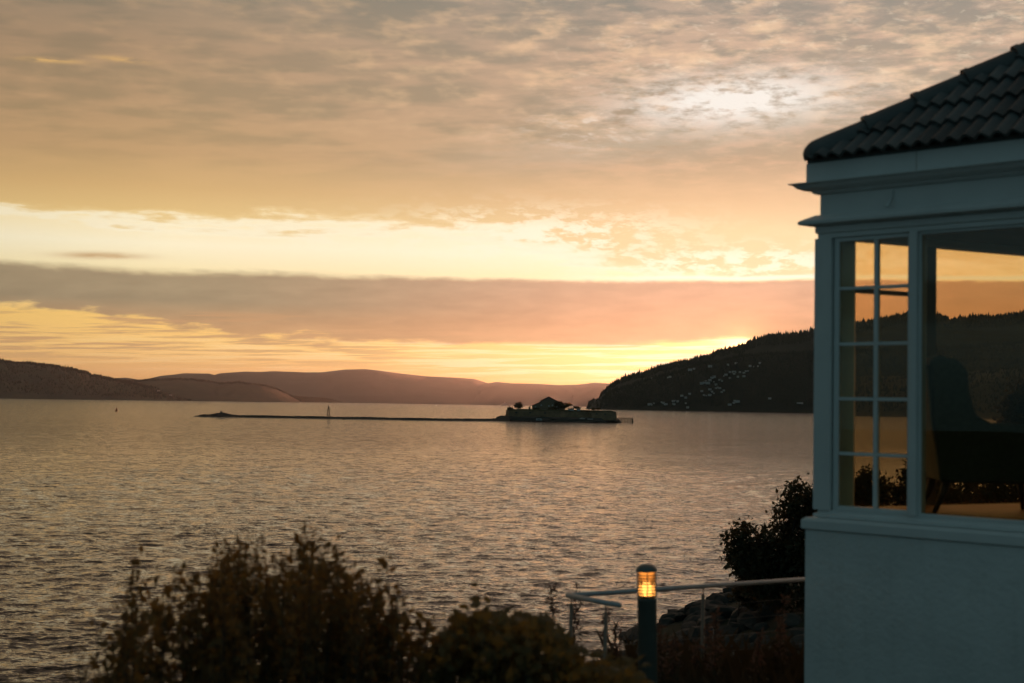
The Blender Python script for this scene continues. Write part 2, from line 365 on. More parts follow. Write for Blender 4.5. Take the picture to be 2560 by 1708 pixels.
class MB:
    def __init__(s): s.v = []; s.f = []; s.mi = []; s.cur = 0
    def quadbox(s, c):                   # eight corners: bottom ring then top ring
        b = len(s.v); s.v += [tuple(p) for p in c]
        for f in ((3, 2, 1, 0), (4, 5, 6, 7), (0, 1, 5, 4), (1, 2, 6, 5), (2, 3, 7, 6), (3, 0, 4, 7)):
            s.f.append(tuple(b + i for i in f)); s.mi.append(s.cur)
        return s
    def box(s, x0, x1, y0, y1, z0, z1):
        return s.quadbox([(x0, y0, z0), (x1, y0, z0), (x1, y1, z0), (x0, y1, z0), (x0, y0, z1), (x1, y0, z1), (x1, y1, z1), (x0, y1, z1)])
    def poly(s, pts):
        b = len(s.v); s.v += [tuple(p) for p in pts]; s.f.append(tuple(range(b, b + len(pts)))); s.mi.append(s.cur); return s
    def prism(s, pts, d):                # polygon extruded along vector d
        b = len(s.v); n = len(pts); d = Vector(d)
        s.v += [tuple(p) for p in pts] + [tuple(Vector(p) + d) for p in pts]
        s.f.append(tuple(b + i for i in reversed(range(n)))); s.f.append(tuple(b + n + i for i in range(n)))
        for i in range(n): s.f.append((b + i, b + (i + 1) % n, b + n + (i + 1) % n, b + n + i))
        s.mi += [s.cur] * (n + 2); return s
    def tube(s, pts, rads, n=8, cap=True):
        pts = [Vector(p) for p in pts]
        if not isinstance(rads, (list, tuple)): rads = [rads] * len(pts)
        b = len(s.v); ref = None
        for i, p in enumerate(pts):
            t = (pts[min(i + 1, len(pts) - 1)] - pts[max(i - 1, 0)]).normalized()
            if ref is None: ref = t.orthogonal().normalized()
            ref = (ref - t * ref.dot(t))
            ref = ref.normalized() if ref.length > 1e-6 else t.orthogonal().normalized()
            q = t.cross(ref)
            for k in range(n):
                a = 2 * math.pi * k / n
                s.v.append(tuple(p + (ref * math.cos(a) + q * math.sin(a)) * rads[i]))
        for i in range(len(pts) - 1):
            for k in range(n):
                s.f.append((b + i * n + k, b + i * n + (k + 1) % n, b + (i + 1) * n + (k + 1) % n, b + (i + 1) * n + k)); s.mi.append(s.cur)
        if cap:
            s.f.append(tuple(b + k for k in reversed(range(n)))); s.f.append(tuple(b + (len(pts) - 1) * n + k for k in range(n))); s.mi += [s.cur] * 2
        return s
    def lathe(s, prof, n=24, c=(0, 0, 0)):
        return s.tube([(c[0], c[1], c[2] + z + 1e-5 * i) for i, (r, z) in enumerate(prof)], [max(r, 1e-4) for r, z in prof], n)
    def mesh(s, name, mats, smooth=False):
        me = bpy.data.meshes.new(name); me.from_pydata(s.v, [], s.f)
        for m in (mats if isinstance(mats, (list, tuple)) else [mats]): me.materials.append(m)
        for p, i in zip(me.polygons, s.mi): p.material_index = i; p.use_smooth = smooth
        me.update(); return me
    def build(s, name, mats, parent=None, smooth=False, loc=None, bevel=0):
        o = link(name, s.mesh(name, mats, smooth), parent, loc)
        if bevel:
            md = o.modifiers.new('bevel', 'BEVEL'); md.width = bevel; md.segments = 2; md.limit_method = 'ANGLE'
        return o

# value noise in numpy
_rs = np.random.RandomState(7); _tab = _rs.rand(256, 256)
def vnoise(x, y):
    x = np.asarray(x, float); y = np.asarray(y, float)
    xi = np.floor(x).astype(int); yi = np.floor(y).astype(int); fx = x - xi; fy = y - yi
    fx = fx * fx * (3 - 2 * fx); fy = fy * fy * (3 - 2 * fy)
    g = lambda a, b: _tab[a % 256, b % 256]
    return (g(xi, yi) * (1 - fx) + g(xi + 1, yi) * fx) * (1 - fy) + (g(xi, yi + 1) * (1 - fx) + g(xi + 1, yi + 1) * fx) * fy
def fbm(x, y, o=4):
    s = 0; a = .5
    for i in range(o): s = s + a * (vnoise(x * 2 ** i + 17.3 * i, y * 2 ** i + 5.1 * i) - .5) * 2; a *= .5
    return s

# ------------------------------------------------------------------ water
def build_water():
    ys = [42.0]
    while ys[-1] < 1000: ys.append(ys[-1] * 1.0027)
    while ys[-1] < 40000: ys.append(ys[-1] * 1.05)
    ys = np.array(ys); N = 520
    u = np.linspace(-.52, .52, N)
    Yg, Ug = np.meshgrid(ys, u, indexing='ij')
    Xg = Ug * Yg + np.linspace(-6, 6, N)[None, :]
    Hz = np.zeros_like(Xg); DX = np.zeros_like(Xg); DY = np.zeros_like(Xg)
    r = np.random.RandomState(3)
    res = np.maximum(Yg * .0027, .15)
    gust = .75 + .5 * fbm(Xg / 60, Yg / 90, 2)
    for i in range(64):
        lam = math.exp(r.uniform(math.log(.7), math.log(4.6)))
        th = rad(-90 + 22) + r.normal(0, rad(38))
        k = 2 * math.pi / lam; a = .026 * lam / (2 * math.pi)
        ph = k * (Xg * math.cos(th) + Yg * math.sin(th)) + r.uniform(0, 6.28)
        fade = np.clip((lam / res - 2.2) / 3, 0, 1) * gust
        Hz += a * fade * np.sin(ph)
        DX += .9 * a * fade * np.cos(ph) * math.cos(th); DY += .9 * a * fade * np.cos(ph) * math.sin(th)
    V = np.stack([Xg + DX, Yg + DY, Hz], -1).reshape(-1, 3)
    R = len(ys); idx = np.arange(R * N).reshape(R, N)
    F = np.stack([idx[:-1, :-1], idx[:-1, 1:], idx[1:, 1:], idx[1:, :-1]], -1).reshape(-1, 4)
    # the rest of the fjord, a calm sheet a little lower
    b = len(V); E = 42000
    V = np.vstack([V, [(-E, -3000, -.9), (E, -3000, -.9), (E, E, -.9), (-E, E, -.9)]]); F = np.vstack([F, [[b, b + 1, b + 2, b + 3]]])
    tag(link('water', fast_mesh('water', V, F, M['water'], True)), kind='structure')
build_water()

# ------------------------------------------------------------------ hills
class Hill:
    def __init__(s, prof, dr, ds, m, rough=.10, step=6, rows=26, seed=1, back=1.5):
        px = np.arange(prof[0][0], prof[-1][0] + 1, step, dtype=float)
        py = np.interp(px, [p[0] for p in prof], [p[1] for p in prof])
        f = (lambda v: v) if callable(ds) else None
        s.px = px; s.rows = rows
        nb = 6
        T = np.concatenate([np.linspace(0, 1, rows), 1 + np.linspace(.12, 1, nb)])
        V = np.zeros((len(px), len(T), 3))
        for i, (x, y) in enumerate(zip(px, py)):
            r = ray(x, y); D1 = dr(x) if callable(dr) else dr; D0 = ds(x) if callable(ds) else ds
            H = EYE.z + r.z * D1
            for j, t in enumerate(T):
                d = D0 + (D1 - D0) * t if t <= 1 else D1 + (t - 1) * (D1 - D0) * back
                X_ = r.x * d
                if t <= 1:
                    z = -2.5 + (H + 2.5) * (1 - (1 - t) ** 1.35)
                    z += H * rough * float(fbm(X_ / (H * 1.3) + seed * 9, d / (H * 1.3), 3)) * min(1, t * 5) * (1 if t < .9 else (1 - t) * 10)
                    if 0 < t < 1: z = min(z, EYE.z + r.z * d - .02 * H * (1 - t))
                else:
                    z = H - (H + 4) * (t - 1) ** 1.3
                V[i, j] = (X_, d, max(z, -2.5 if t > 0 else -3))
        s.V = V
        a, b_ = V.shape[:2]; idx = np.arange(a * b_).reshape(a, b_)
        F = np.stack([idx[:-1, :-1], idx[1:, :-1], idx[1:, 1:], idx[:-1, 1:]], -1).reshape(-1, 4)
        s.o = tag(link('hill', fast_mesh('hill', V.reshape(-1, 3), F, m, True)), kind='structure')
    def hit(s, px, py):                # the spot on the slope that the photo shows at this pixel
        i = min(int(np.searchsorted(s.px, px)), len(s.px) - 1)
        best = None
        for j in range(s.rows):
            p = s.V[i, j]; q = proj(p)
            if q[1] <= py: return Vector(p)
            best = p
        return Vector(best)
    def samp(s, r, tmin, tmax):
        i = r.uniform(0, len(s.px) - 1.001); j = r.uniform(tmin, tmax) * (s.rows - 1)
        i0, j0 = int(i), min(int(j), s.rows - 2); a, b_ = i - i0, j - j0
        V = s.V
        return (V[i0, j0] * (1 - a) + V[i0 + 1, j0] * a) * (1 - b_) + (V[i0, j0 + 1] * (1 - a) + V[i0 + 1, j0 + 1] * a) * b_

far1 = [(200, 960), (283, 946), (314, 944), (345, 949), (367, 948), (402, 939.7), (440, 936), (460, 933), (490, 933.5), (524, 934), (536, 937.7), (548, 933.5), (613, 929), (651, 930), (682, 928), (766, 931), (804, 931), (862, 924), (915, 923), (948, 926.5), (1002, 934), (1067, 941), (1133, 944), (1187, 947.7), (1217, 957.5), (1280, 976), (1350, 992), (1420, 1006)]
far2 = [(960, 1004), (1000, 992), (1035, 983), (1144, 978), (1171, 968), (1209, 960), (1242, 955), (1280, 958.5), (1343, 959.7), (1399, 963), (1442, 962), (1486, 957), (1532, 959.7), (1640, 968), (1800, 985), (1900, 1010)]
L1 = [(-260, 880), (-120, 890), (0, 901), (38, 908.6), (69, 908), (149, 916.7), (172, 921), (214, 931), (232, 939.7), (249, 941), (264, 945), (299, 952), (345, 962), (400, 975), (450, 990), (480, 1000)]
L2 = [(230, 960), (300, 951), (345, 953), (383, 949), (452, 947), (483, 950), (536, 955.7), (548, 959), (597, 956.5), (620, 960), (659, 963), (689, 972), (716, 984.5), (747, 1001), (752, 1005)]
isl = [(690, 1004), (716, 986), (740, 990), (766, 992), (804, 994), (830, 998), (843, 1002), (860, 1007)]
RB = [(1496, 1010), (1498, 1001), (1502, 987), (1512, 979.6), (1527, 967), (1544, 956), (1566, 946), (1591, 939), (1618, 934), (1633, 926), (1648, 921), (1668, 917), (1685, 911), (1712, 907), (1729, 904), (1742, 897), (1776, 893), (1788, 884), (1808, 879), (1833, 874), (1858, 869), (1875, 857), (1895, 849.6), (1914, 844.7), (1964, 838.5), (2006, 835), (2035, 829), (2113, 814), (2180, 806), (2238, 795), (2269, 788), (2316, 788), (2349, 792), (2376, 803), (2421, 799), (2442, 794), (2497, 795), (2531, 789), (2560, 785), (2700, 790), (2900, 800), (3100, 830)]
RF = [(1500, 1020), (1503, 1002), (1519, 983), (1566, 968), (1618, 952), (1653, 942), (1702, 930), (1732, 916), (1790, 906), (1850, 893), (1905, 886), (1990, 884), (2080, 880), (2200, 876), (2400, 868), (2700, 850), (2950, 850)]
RN = [(2050, 1018), (2070, 990), (2100, 950), (2140, 939), (2250, 940), (2316, 939), (2393, 929), (2480, 925), (2560, 920), (2700, 905), (2900, 890)]
HL = [(1466, 1022), (1470, 1010), (1477, 1002), (1487, 998.5), (1499, 1000), (1506, 1003), (1530, 1008), (1560, 1018)]
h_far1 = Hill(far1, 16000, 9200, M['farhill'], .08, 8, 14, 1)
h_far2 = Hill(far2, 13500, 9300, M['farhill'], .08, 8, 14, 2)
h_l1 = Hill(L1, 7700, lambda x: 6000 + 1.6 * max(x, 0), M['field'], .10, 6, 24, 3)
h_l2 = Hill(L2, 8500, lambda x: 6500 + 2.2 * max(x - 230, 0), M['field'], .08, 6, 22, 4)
h_isl = Hill(isl, 8950, 8800, M['forest'], .05, 5, 8, 5)
h_rb = Hill(RB, lambda x: 5700 - .2 * (x - 1500), lambda x: 5150, M['forest'], .06, 5, 26, 6)
h_rf = Hill(RF, lambda x: 5120 - .15 * (x - 1500), lambda x: 4950 - .35 * (x - 1500), M['forest'], .10, 5, 34, 7)
h_rn = Hill(RN, 3900, 3300, M['forest'], .10, 8, 20, 8)
h_hl = Hill(HL, 5400, 5100, M['forest'], .03, 3, 10, 9)

# the woods on the slopes, one dark mass
def forest(name, label, specs, seed, m='conifer'):
    r = random.Random(seed); Vs = []; Fs = []; n = 0
    for hill, cnt, t0, t1, h0, h1 in specs:
        for _ in range(cnt):
            p = hill.samp(r, t0, t1); h = r.uniform(h0, h1) * (1.35 if r.random() < .08 else 1); rr = h * r.uniform(.16, .30); a0 = r.uniform(0, 6)
            z0 = p[2] - 1.0
            ring = [(p[0] + rr * math.cos(a0 + k * 1.2566), p[1] + rr * math.sin(a0 + k * 1.2566), z0 + h * .12) for k in range(5)]
            ring2 = [(p[0] + rr * .55 * math.cos(a0 + .6 + k * 1.2566), p[1] + rr * .55 * math.sin(a0 + .6 + k * 1.2566), z0 + h * .5) for k in range(5)]
            Vs += ring + ring2 + [(p[0], p[1], z0 + h)]
            for k in range(5):
                k2 = (k + 1) % 5
                Fs += [(n + k, n + k2, n + 5 + k), (n + k2, n + 5 + k2, n + 5 + k), (n + 5 + k, n + 5 + k2, n + 10)]
            n += 11
    o = link(name, fast_mesh(name, Vs, Fs, M[m]))
    tag(o, label, 'forest', kind='stuff')
forest('forest', 'dark conifer wood covering the steep hill on the right', [(h_rb, 5200, .80, 1.0, 8, 16), (h_rb, 1700, .97, 1.0, 10, 22), (h_rf, 9000, .08, 1.0, 7, 13), (h_rf, 1500, .96, 1.0, 8, 16), (h_rn, 2500, .1, 1.0, 6, 11), (h_hl, 260, .2, 1, 5, 10)], 5)
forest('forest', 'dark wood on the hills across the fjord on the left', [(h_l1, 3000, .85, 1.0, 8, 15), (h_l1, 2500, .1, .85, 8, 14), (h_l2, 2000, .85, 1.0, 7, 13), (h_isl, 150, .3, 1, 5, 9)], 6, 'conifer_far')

# skyline conifers one can tell apart
def conifer(name, label, base, h, group=None, seed=0, cat='tree', width=.17, mt='conifer'):
    r = random.Random(seed)
    root = empty(name, base, label, cat, group)
    MB().tube([(0, 0, -1), (0, 0, h * .9)], [h * .02, h * .006], 6).build('trunk', M['bark'], root)
    Vs = []; Fs = []; n = 0; lay = 11
    for k in range(lay):
        z = h * (.12 + .80 * k / lay); R = h * width * (1 - k / lay) ** .8 * r.uniform(.8, 1.15) + h * .012
        m_ = 9; c = len(Vs); Vs.append((0, 0, z + h * .12))
        for q in range(m_):
            a = 6.2832 * q / m_ + r.uniform(-.2, .2); rr = R * r.uniform(.65, 1.2)
            Vs.append((rr * math.cos(a), rr * math.sin(a), z - R * r.uniform(.1, .4)))
        for q in range(m_): Fs.append((c, c + 1 + q, c + 1 + (q + 1) % m_))
    link('crown', fast_mesh('crown', Vs, Fs, M[mt]), root)
    return root
rr_ = random.Random(12)
for i, (x, hh) in enumerate([(1742, 17), (1750, 19), (1757, 22), (1762, 16), (1771, 13), (1777, 20), (1781, 24), (1786, 15), (1722, 15), (1713, 13), (1690, 13), (1648, 14)]):
    yb = float(np.interp(x, [p[0] for p in RB], [p[1] for p in RB])) + 3
    p = at(x, yb, 5650)
    conifer('conifer_tree', 'tall spiky conifer on the skyline where the ridge glows', p, hh, 'conifers standing out on the glowing skyline', i, width=.14)

# ------------------------------------------------------------------ hillside houses
def house_mesh(w_, d_, h_, rh, wall, roof):
    mb = MB(); mb.box(-w_ / 2, w_ / 2, -d_ / 2, d_ / 2, -2, h_); mb.cur = 1
    e = .4
    mb.prism([(-w_ / 2 - e, -d_ / 2 - e, h_ + .02), (-w_ / 2 - e, d_ / 2 + e, h_ + .02), (-w_ / 2 - e, 0, h_ + rh)], (w_ + 2 * e, 0, 0))
    return mb.mesh('hillside_house', [wall, roof])
hm = [house_mesh(10, 8, 5.5, 3, M['white'], M['redroof']), house_mesh(8, 7, 5, 2.6, M['palewall'], M['oldroof']), house_mesh(13, 9, 6, 2.6, M['white'], M['oldroof'])]
Z8 = lambda x, y: (1480 + x / 4.052, 760 + y / 4.052)
clusters = {
 'small pale house in the upper row on the dark hillside': [(1600, 650), (1640, 655), (1675, 648), (1690, 612), (1450, 622), (1370, 630), (1190, 650)],
 'small white house in the middle terraces of the hillside': [(1395, 700), (1430, 706), (1480, 715), (1530, 717), (1580, 690), (1560, 702), (1420, 728), (1350, 740), (1320, 746), (1460, 756), (1520, 752), (1380, 770), (1230, 755), (1215, 767), (1290, 785), (1310, 800)],
 'tiny white house in the densest hillside cluster': [(1100, 826), (1125, 820), (1150, 805), (1190, 795), (1220, 810), (1175, 830), (1240, 836), (1270, 860), (1295, 866), (1255, 872), (1195, 890), (1210, 915), (1228, 921), (1300, 905), (1320, 898), (1130, 936), (1150, 941), (1180, 941), (1110, 905)],
 'lone pale house among the trees near the sunlit end of the hill': [(985, 680), (1025, 673), (765, 760), (590, 742), (780, 757)],
 'white house close to the shore under the dark hill': [(585, 1040), (605, 1032), (625, 1028), (690, 1015), (715, 1016), (738, 1030), (815, 1003), (815, 1026), (865, 1005), (935, 960), (980, 930), (895, 950), (940, 1020), (970, 1060)],
 'white house low on the shaded right end of the hillside': [(1425, 1014), (1445, 1008), (1465, 1003), (1380, 1050), (1800, 985), (2075, 1032), (2092, 1028), (2110, 1022)]}
rr_ = random.Random(4)
for lab, pts in clusters.items():
    for (a, b) in pts:
        x, y = Z8(a, b)
        p = h_rf.hit(x, y)
        q = proj(p)
        if q[1] < y - 12: p = h_rb.hit(x, y)
        o = link('hillside_house', rr_.choice(hm), None, p + Vector((0, -3, 1.5)))
        o.rotation_euler = (0, 0, rr_.uniform(-.5, .5)); sc_ = rr_.uniform(.6, 1.05); o.scale = (sc_,) * 3
        tag(o, lab, 'house', lab.replace('small ', '').replace('tiny ', '').replace('house', 'houses'))
for (x, y) in [(385, 993.5), (391, 993), (423, 993), (397, 982.5)]:
    o = link('farm_house', hm[2], None, h_l2.hit(x, y) + Vector((0, -4, 2)))
    tag(o, 'tiny white farmhouse at the foot of the left hill', 'house', 'farmhouses across the fjord')

# ------------------------------------------------------------------ foliage
def leaves_mesh(name, P, size, m, r, aspect=.55, jit=.35, dirs=None, droop=0.0):
    """folded rhombic leaves at points P (n,3)."""
    n = len(P); P = np.asarray(P)
    D = r.normal(size=(n, 3)) if dirs is None else np.asarray(dirs) + r.normal(size=(n, 3)) * .55
    D[:, 2] -= droop
    D /= np.linalg.norm(D, axis=1)[:, None]
    Q = np.cross(D, r.normal(size=(n, 3))); Q /= np.linalg.norm(Q, axis=1)[:, None]
    Nn = np.cross(D, Q)
    s_ = size * (1 + jit * r.normal(size=n)).clip(.4, 1.9)[:, None]
    tip = P + D * s_; mid = P + D * s_ * .45
    a = mid + Q * s_ * aspect * .5 + Nn * s_ * .12; b = mid - Q * s_ * aspect * .5 + Nn * s_ * .12
    V = np.stack([P, a, tip, b], 1).reshape(-1, 3)
    k = np.arange(n)[:, None] * 4
    F = np.concatenate([k + [[0, 1, 2]], k + [[0, 2, 3]]], 0)
    return fast_mesh(name, V, F, m)
def leafy_tree(name, label, base, lobes, n, size, seed, m, cat='tree', group=None, hang=0.0, trunk_r=.16, hole=.0):
    """lobes: (centre xyz, radii xyz) in world space."""
    r = np.random.RandomState(seed)
    root = empty(name, base, label, cat, group); B = Vector(base)
    tot = sum(l[1][0] * l[1][2] for l in lobes); P = []
    br = MB()
    top = max(lobes, key=lambda l: l[0][2])
    tp = Vector(top[0]) - B
    br.tube([(0, 0, -.6), tp * .35 + Vector((r.normal() * .2, 0, 0)), tp * .7, tp], [trunk_r, trunk_r * .75, trunk_r * .45, trunk_r * .1], 7)
    for c, R in lobes:
        c = Vector(c) - B; cnt = int(n * R[0] * R[2] / tot)
        start = tp * min(.8, max(.15, .55 * c.z / max(tp.z, .1)))
        br.tube([start, start.lerp(c, .55) + Vector((0, 0, .1 * R[2])), c], [trunk_r * .45, trunk_r * .3, trunk_r * .1], 5)
        # clumps on the lobe, leaves round the clumps
        nc = max(10, int(cnt / 45)); v = r.normal(size=(nc, 3)); v /= np.linalg.norm(v, axis=1)[:, None]
        cl = v * (r.uniform(.35, 1.08, nc) ** .6)[:, None] * np.array(R)
        for q in cl[:: max(1, nc // 14)]:
            br.tube([c, c + Vector(q) * .9], [trunk_r * .12, trunk_r * .04], 4, False)
        w_ = r.randint(0, nc, cnt); off = r.normal(size=(cnt, 3)) * (.17 * (R[0] + R[2]) / 2 + .1)
        if hang: off[:, 2] -= np.abs(r.normal(size=cnt)) * hang * .6
        P.append(cl[w_] + off + np.array(c))
    P = np.concatenate(P)
    br.build('trunk', M['bark'], root)
    link('crown', leaves_mesh('crown', P, size, m, r, .6, droop=hang), root)
    return root

# ------------------------------------------------------------------ the fortress island
D_I = 1390.0
def Z7(x, y): return (1240 + x / 6.528, 960 + y / 6.528)
def isl_pt(x, y, d=D_I): return at(*Z7(x, y), d)
c0 = isl_pt(1075, 600); ICX = c0.x; MPZ = D_I / FPX / 6.528       # metres per zoomed pixel
def IX(x): return isl_pt(x, 500).x
def IZ(y, x=1075): return isl_pt(x, y).z
def ring_slab(name, outline, zs, m, parent=None, kind=None, rough=0, seed=1):
    """outline scaled and stacked: zs = [(z, scale)]"""
    r = random.Random(seed); n = len(outline); V = []; F = []
    cx = sum(p[0] for p in outline) / n; cy = sum(p[1] for p in outline) / n
    for z, s_ in zs:
        for p in outline:
            V.append((cx + (p[0] - cx) * s_ + r.uniform(-rough, rough), cy + (p[1] - cy) * s_ + r.uniform(-rough, rough), z + r.uniform(-rough, rough) * .35))
    for k in range(len(zs) - 1):
        for i in range(n): F.append((k * n + i, k * n + (i + 1) % n, (k + 1) * n + (i + 1) % n, (k + 1) * n + i))
    F.append(tuple((len(zs) - 1) * n + i for i in range(n)))
    me = bpy.data.meshes.new(name); me.from_pydata(V, [], F); me.materials.append(m)
    return link(name, me, parent)
def ell(x0, x1, d0, d1, n=40, pw=2.6):
    out = []
    for i in range(n):
        a = 2 * math.pi * i / n; ca, sa = math.cos(a), math.sin(a)
        k = (abs(ca) ** pw + abs(sa) ** pw) ** (-1 / pw)
        out.append(((x0 + x1) / 2 + (x1 - x0) / 2 * ca * k, (d0 + d1) / 2 + (d1 - d0) / 2 * sa * k))
    return out
xl, xr = IX(60), IX(2010)
tag(ring_slab('island', ell(xl - 4, xr + 3, D_I - 12, D_I + 78, 60), [(-2, 1.03), (.5, 1.015), (1.6, 1.0), (3.4, .97), (4.6, .93), (4.8, .6)], M['rock'], rough=1.2), kind='structure')
fw1 = empty('fortress_wall', (ICX, D_I + 30, 0), 'low grey stone fortress wall with turfed top ringing the island', 'wall')
def child_of(o, root): o.parent = root; o.matrix_parent_inverse = Matrix.Translation(-root.location); return o
wl, wr = IX(150), IX(1990)
outer = [(wl, D_I + 26), (wl + 3, D_I + 8), (IX(420), D_I + 2), (IX(1050), D_I + 1), (IX(1150), D_I + 5), (IX(1530), D_I + 6), (IX(1560), D_I - 1), (IX(1960), D_I - 2), (wr, D_I + 10), (wr, D_I + 40), (IX(1500), D_I + 66), (IX(700), D_I + 70), (wl + 8, D_I + 52)]
child_of(ring_slab('wall', outer, [(2.5, 1.01), (4.4, 1.0), (9.6, .985), (10.0, .995), (10.4, .99)], M['stonewall']), fw1)
child_of(ring_slab('turf_top', outer, [(10.3, .985), (11.1, .95), (11.7, .90), (11.9, .4)], M['turf'], rough=.7), fw1)
gun = MB()
for gx in (330, 560, 800, 1640, 1780): gun.box(IX(gx) - 1, IX(gx) + 1, D_I - 1.7, D_I + 6, 8.0, 8.9)
child_of(gun.build('embrasures', M['darksteel']), fw1)
# main building
bx = IX(868); by = D_I + 30
fb = empty('fortress_building', (bx, by, 11), 'dark gabled fortress building rising above the island wall', 'building')
zt, ze, zl = IZ(208) - 0, IZ(280), IZ(358)
wu = (IX(1005) - IX(730)) / 2; wlw = (IX(1150) - IX(590)) / 2
mb = MB(); mb.box(-wu + .6, wu - .6, -8, 14, -1, ze - 11)
mb.prism([(-wu + .6, -8, ze - 11.01), (wu - .6, -8, ze - 11.01), (0, -8, zt - 11.6)], (0, 22, 0)); mb.build('wall', M['oldwall'], fb)
mb = MB()
for s_ in (-1, 1): mb.prism([(s_ * (wu + .3), -8.8, ze - 11.3), (s_ * (wu + .3), -8.8, ze - 10.9), (0, -8.8, zt - 11), (0, -8.8, zt - 11.5)], (0, 23.5, 0))
mb.build('roof', M['oldroof'], fb)
for s_ in (-1, 1):
  mb = MB(); mb.prism([(s_ * (wlw - .5), -6.5, -1), (s_ * (wlw - .5), -6.5, zl - 11.1), (s_ * (wu - .61), -6.5, ze - 12.3), (s_ * (wu - .61), -6.5, -1)], (0, 18.5, 0)); mb.build('wing_wall', M['oldwall'], fb)
for s_ in (-1, 1):
  mb = MB(); mb.prism([(s_ * (wlw + .2), -7.2, zl - 11.2), (s_ * (wlw + .2), -7.2, zl - 10.9), (s_ * (wu - .7), -7.2, ze - 11.8), (s_ * (wu - .7), -7.2, ze - 12.2)], (0, 20, 0))
  mb.build('wing_roof', M['oldroof'], fb)
for wx, wy in ((745, 350), (870, 362), (930, 350), (1000, 372), (650, 385)):
    MB().box(IX(wx) - bx - .7, IX(wx) - bx + .7, -8.07, -8.0, IZ(wy) - 11.9, IZ(wy) - 10.4).build('window', M['white'], fb)
# trees on the island
def isl_tree(x, y, rx, rz, label, d=14, n=700, m='leafdark', size=.5, name='round_tree', cat='tree', seed=1):
    c = isl_pt(x, y, D_I + d); R = rx * MPZ * (D_I + d) / D_I; H = rz * MPZ
    lobes = [((c.x, c.y, c.z), (R * .9, R * .9, H * .9)), ((c.x - R * .35, c.y, c.z - H * .2), (R * .65, R * .6, H * .7)), ((c.x + R * .35, c.y, c.z - H * .15), (R * .65, R * .6, H * .7))]
    return leafy_tree(name, label, (c.x, c.y, 11.0), lobes, int(n * 4), size, seed, M[m], cat, trunk_r=.3)
isl_tree(370, 350, 62, 52, 'round dark tree at the left end of the island', n=1100, seed=2)
isl_tree(240, 398, 52, 26, 'low dark bushes on the left corner of the island wall', n=500, name='bush', cat='bush', seed=3)
isl_tree(1020, 322, 70, 42, 'tallest dark tree against the right side of the gabled building', d=18, n=900, seed=4)
isl_tree(1110, 352, 75, 40, 'dark tree between the tallest tree and the feathery one', d=12, n=900, seed=5)
isl_tree(1190, 335, 50, 26, 'feathery reddish tree left of the island flagpole', d=22, n=260, m='leafshrub', seed=6)
isl_tree(470, 432, 55, 16, 'low dark hedge on the island wall between round tree and chimney', d=8, n=300, name='bush', cat='bush', seed=11)
isl_tree(660, 412, 60, 26, 'dark bush against the left foot of the gabled building', d=10, n=420, name='bush', cat='bush', seed=12)
isl_tree(930, 405, 80, 26, 'wide dark bush in front of the gabled building', d=12, n=520, name='bush', cat='bush', seed=13)
isl_tree(1320, 385, 55, 12, 'flat dark bush right of the island flagpole', d=24, n=420, name='bush', cat='bush', seed=7)
isl_tree(1590, 408, 32, 14, 'left of two small round bushes on the right bastion', d=10, n=260, name='bush', cat='bush', seed=8)
isl_tree(1668, 405, 30, 16, 'right of two small round bushes on the right bastion', d=10, n=260, name='bush', cat='bush', seed=9)
# flagpole, chimney post, sheds
p = isl_pt(1252, 370, D_I + 16); fp = empty('flagpole', (p.x, p.y, 10.8), 'thin bare flagpole with ball top on the island', 'flagpole')
MB().tube([(0, 0, 0), (0, 0, IZ(200) - 10.8)], [.16, .10], 8).build('pole', M['palewall'], fp)
MB().lathe([(.05, 0), (.32, .2), (.36, .45), (.2, .75), (.02, .85)], 10, (0, 0, IZ(200) - 10.9)).build('ball', M['darksteel'], fp)
p = isl_pt(547, 400, D_I + 10); cp = empty('chimney', (p.x, p.y, 11), 'small dark stone chimney standing on the island wall', 'chimney')
MB().box(-.8, .8, -.8, .8, 0, 3.2).build('stack', M['stonewall'], cp); MB().box(-1, 1, -1, 1, 3.21, 3.6).build('cap', M['stonewall'], cp)
for sx, sy, sw, lab in ((1225, 408, 44, 'long pale shed behind the island wall below the flagpole'), (1350, 424, 26, 'small white shed right of the pale one behind the island wall')):
    p = isl_pt(sx, sy, D_I + 9); e_ = empty('shed', (p.x, p.y, 11.3), lab, 'shed'); hw = sw * MPZ
    MB().box(-hw, hw, -2.5, 2.5, -.6, 1.5).build('wall', M['white'], e_)
    MB().prism([(-hw - .3, -2.9, 1.51), (-hw - .3, 2.9, 1.51), (-hw - .3, 0, 2.4)], (2 * hw + .6, 0, 0)).build('roof', M['oldroof'], e_)
# jetty
j0, j1 = IX(1990), IX(2232); jz = IZ(548)
jt = empty('jetty', (j0, D_I - 4, 0), 'timber jetty on thin piles at the right end of the island', 'jetty')
for k in range(9):
    MB().box(k * (j1 - j0) / 9 + .04, (k + 1) * (j1 - j0) / 9 - .04, -1.6, 1.6, jz - .35, jz).build('plank', M['timber'], jt)
for k in range(10):
    for yy in (-1.4, 1.4): MB().tube([((j1 - j0) * (k + .3) / 10, yy, -2), ((j1 - j0) * (k + .3) / 10, yy, jz + (.9 if k % 2 else .2))], .26, 6).build('pile', M['timber'], jt)
MB().box(0, j1 - j0, -1.55, -1.45, jz + .7, jz + .95).build('rail', M['timber'], jt)
MB().box((j1 - j0) * .92, j1 - j0, -1.7, 1.7, -1.5, jz - .36).build('end_block', M['timber'], jt)
MB().tube([(j1 - j0 - 1, 0, jz), (j1 - j0 - 1, 0, jz + 2.6)], .12, 6).build('lamp_mast', M['darksteel'], jt)
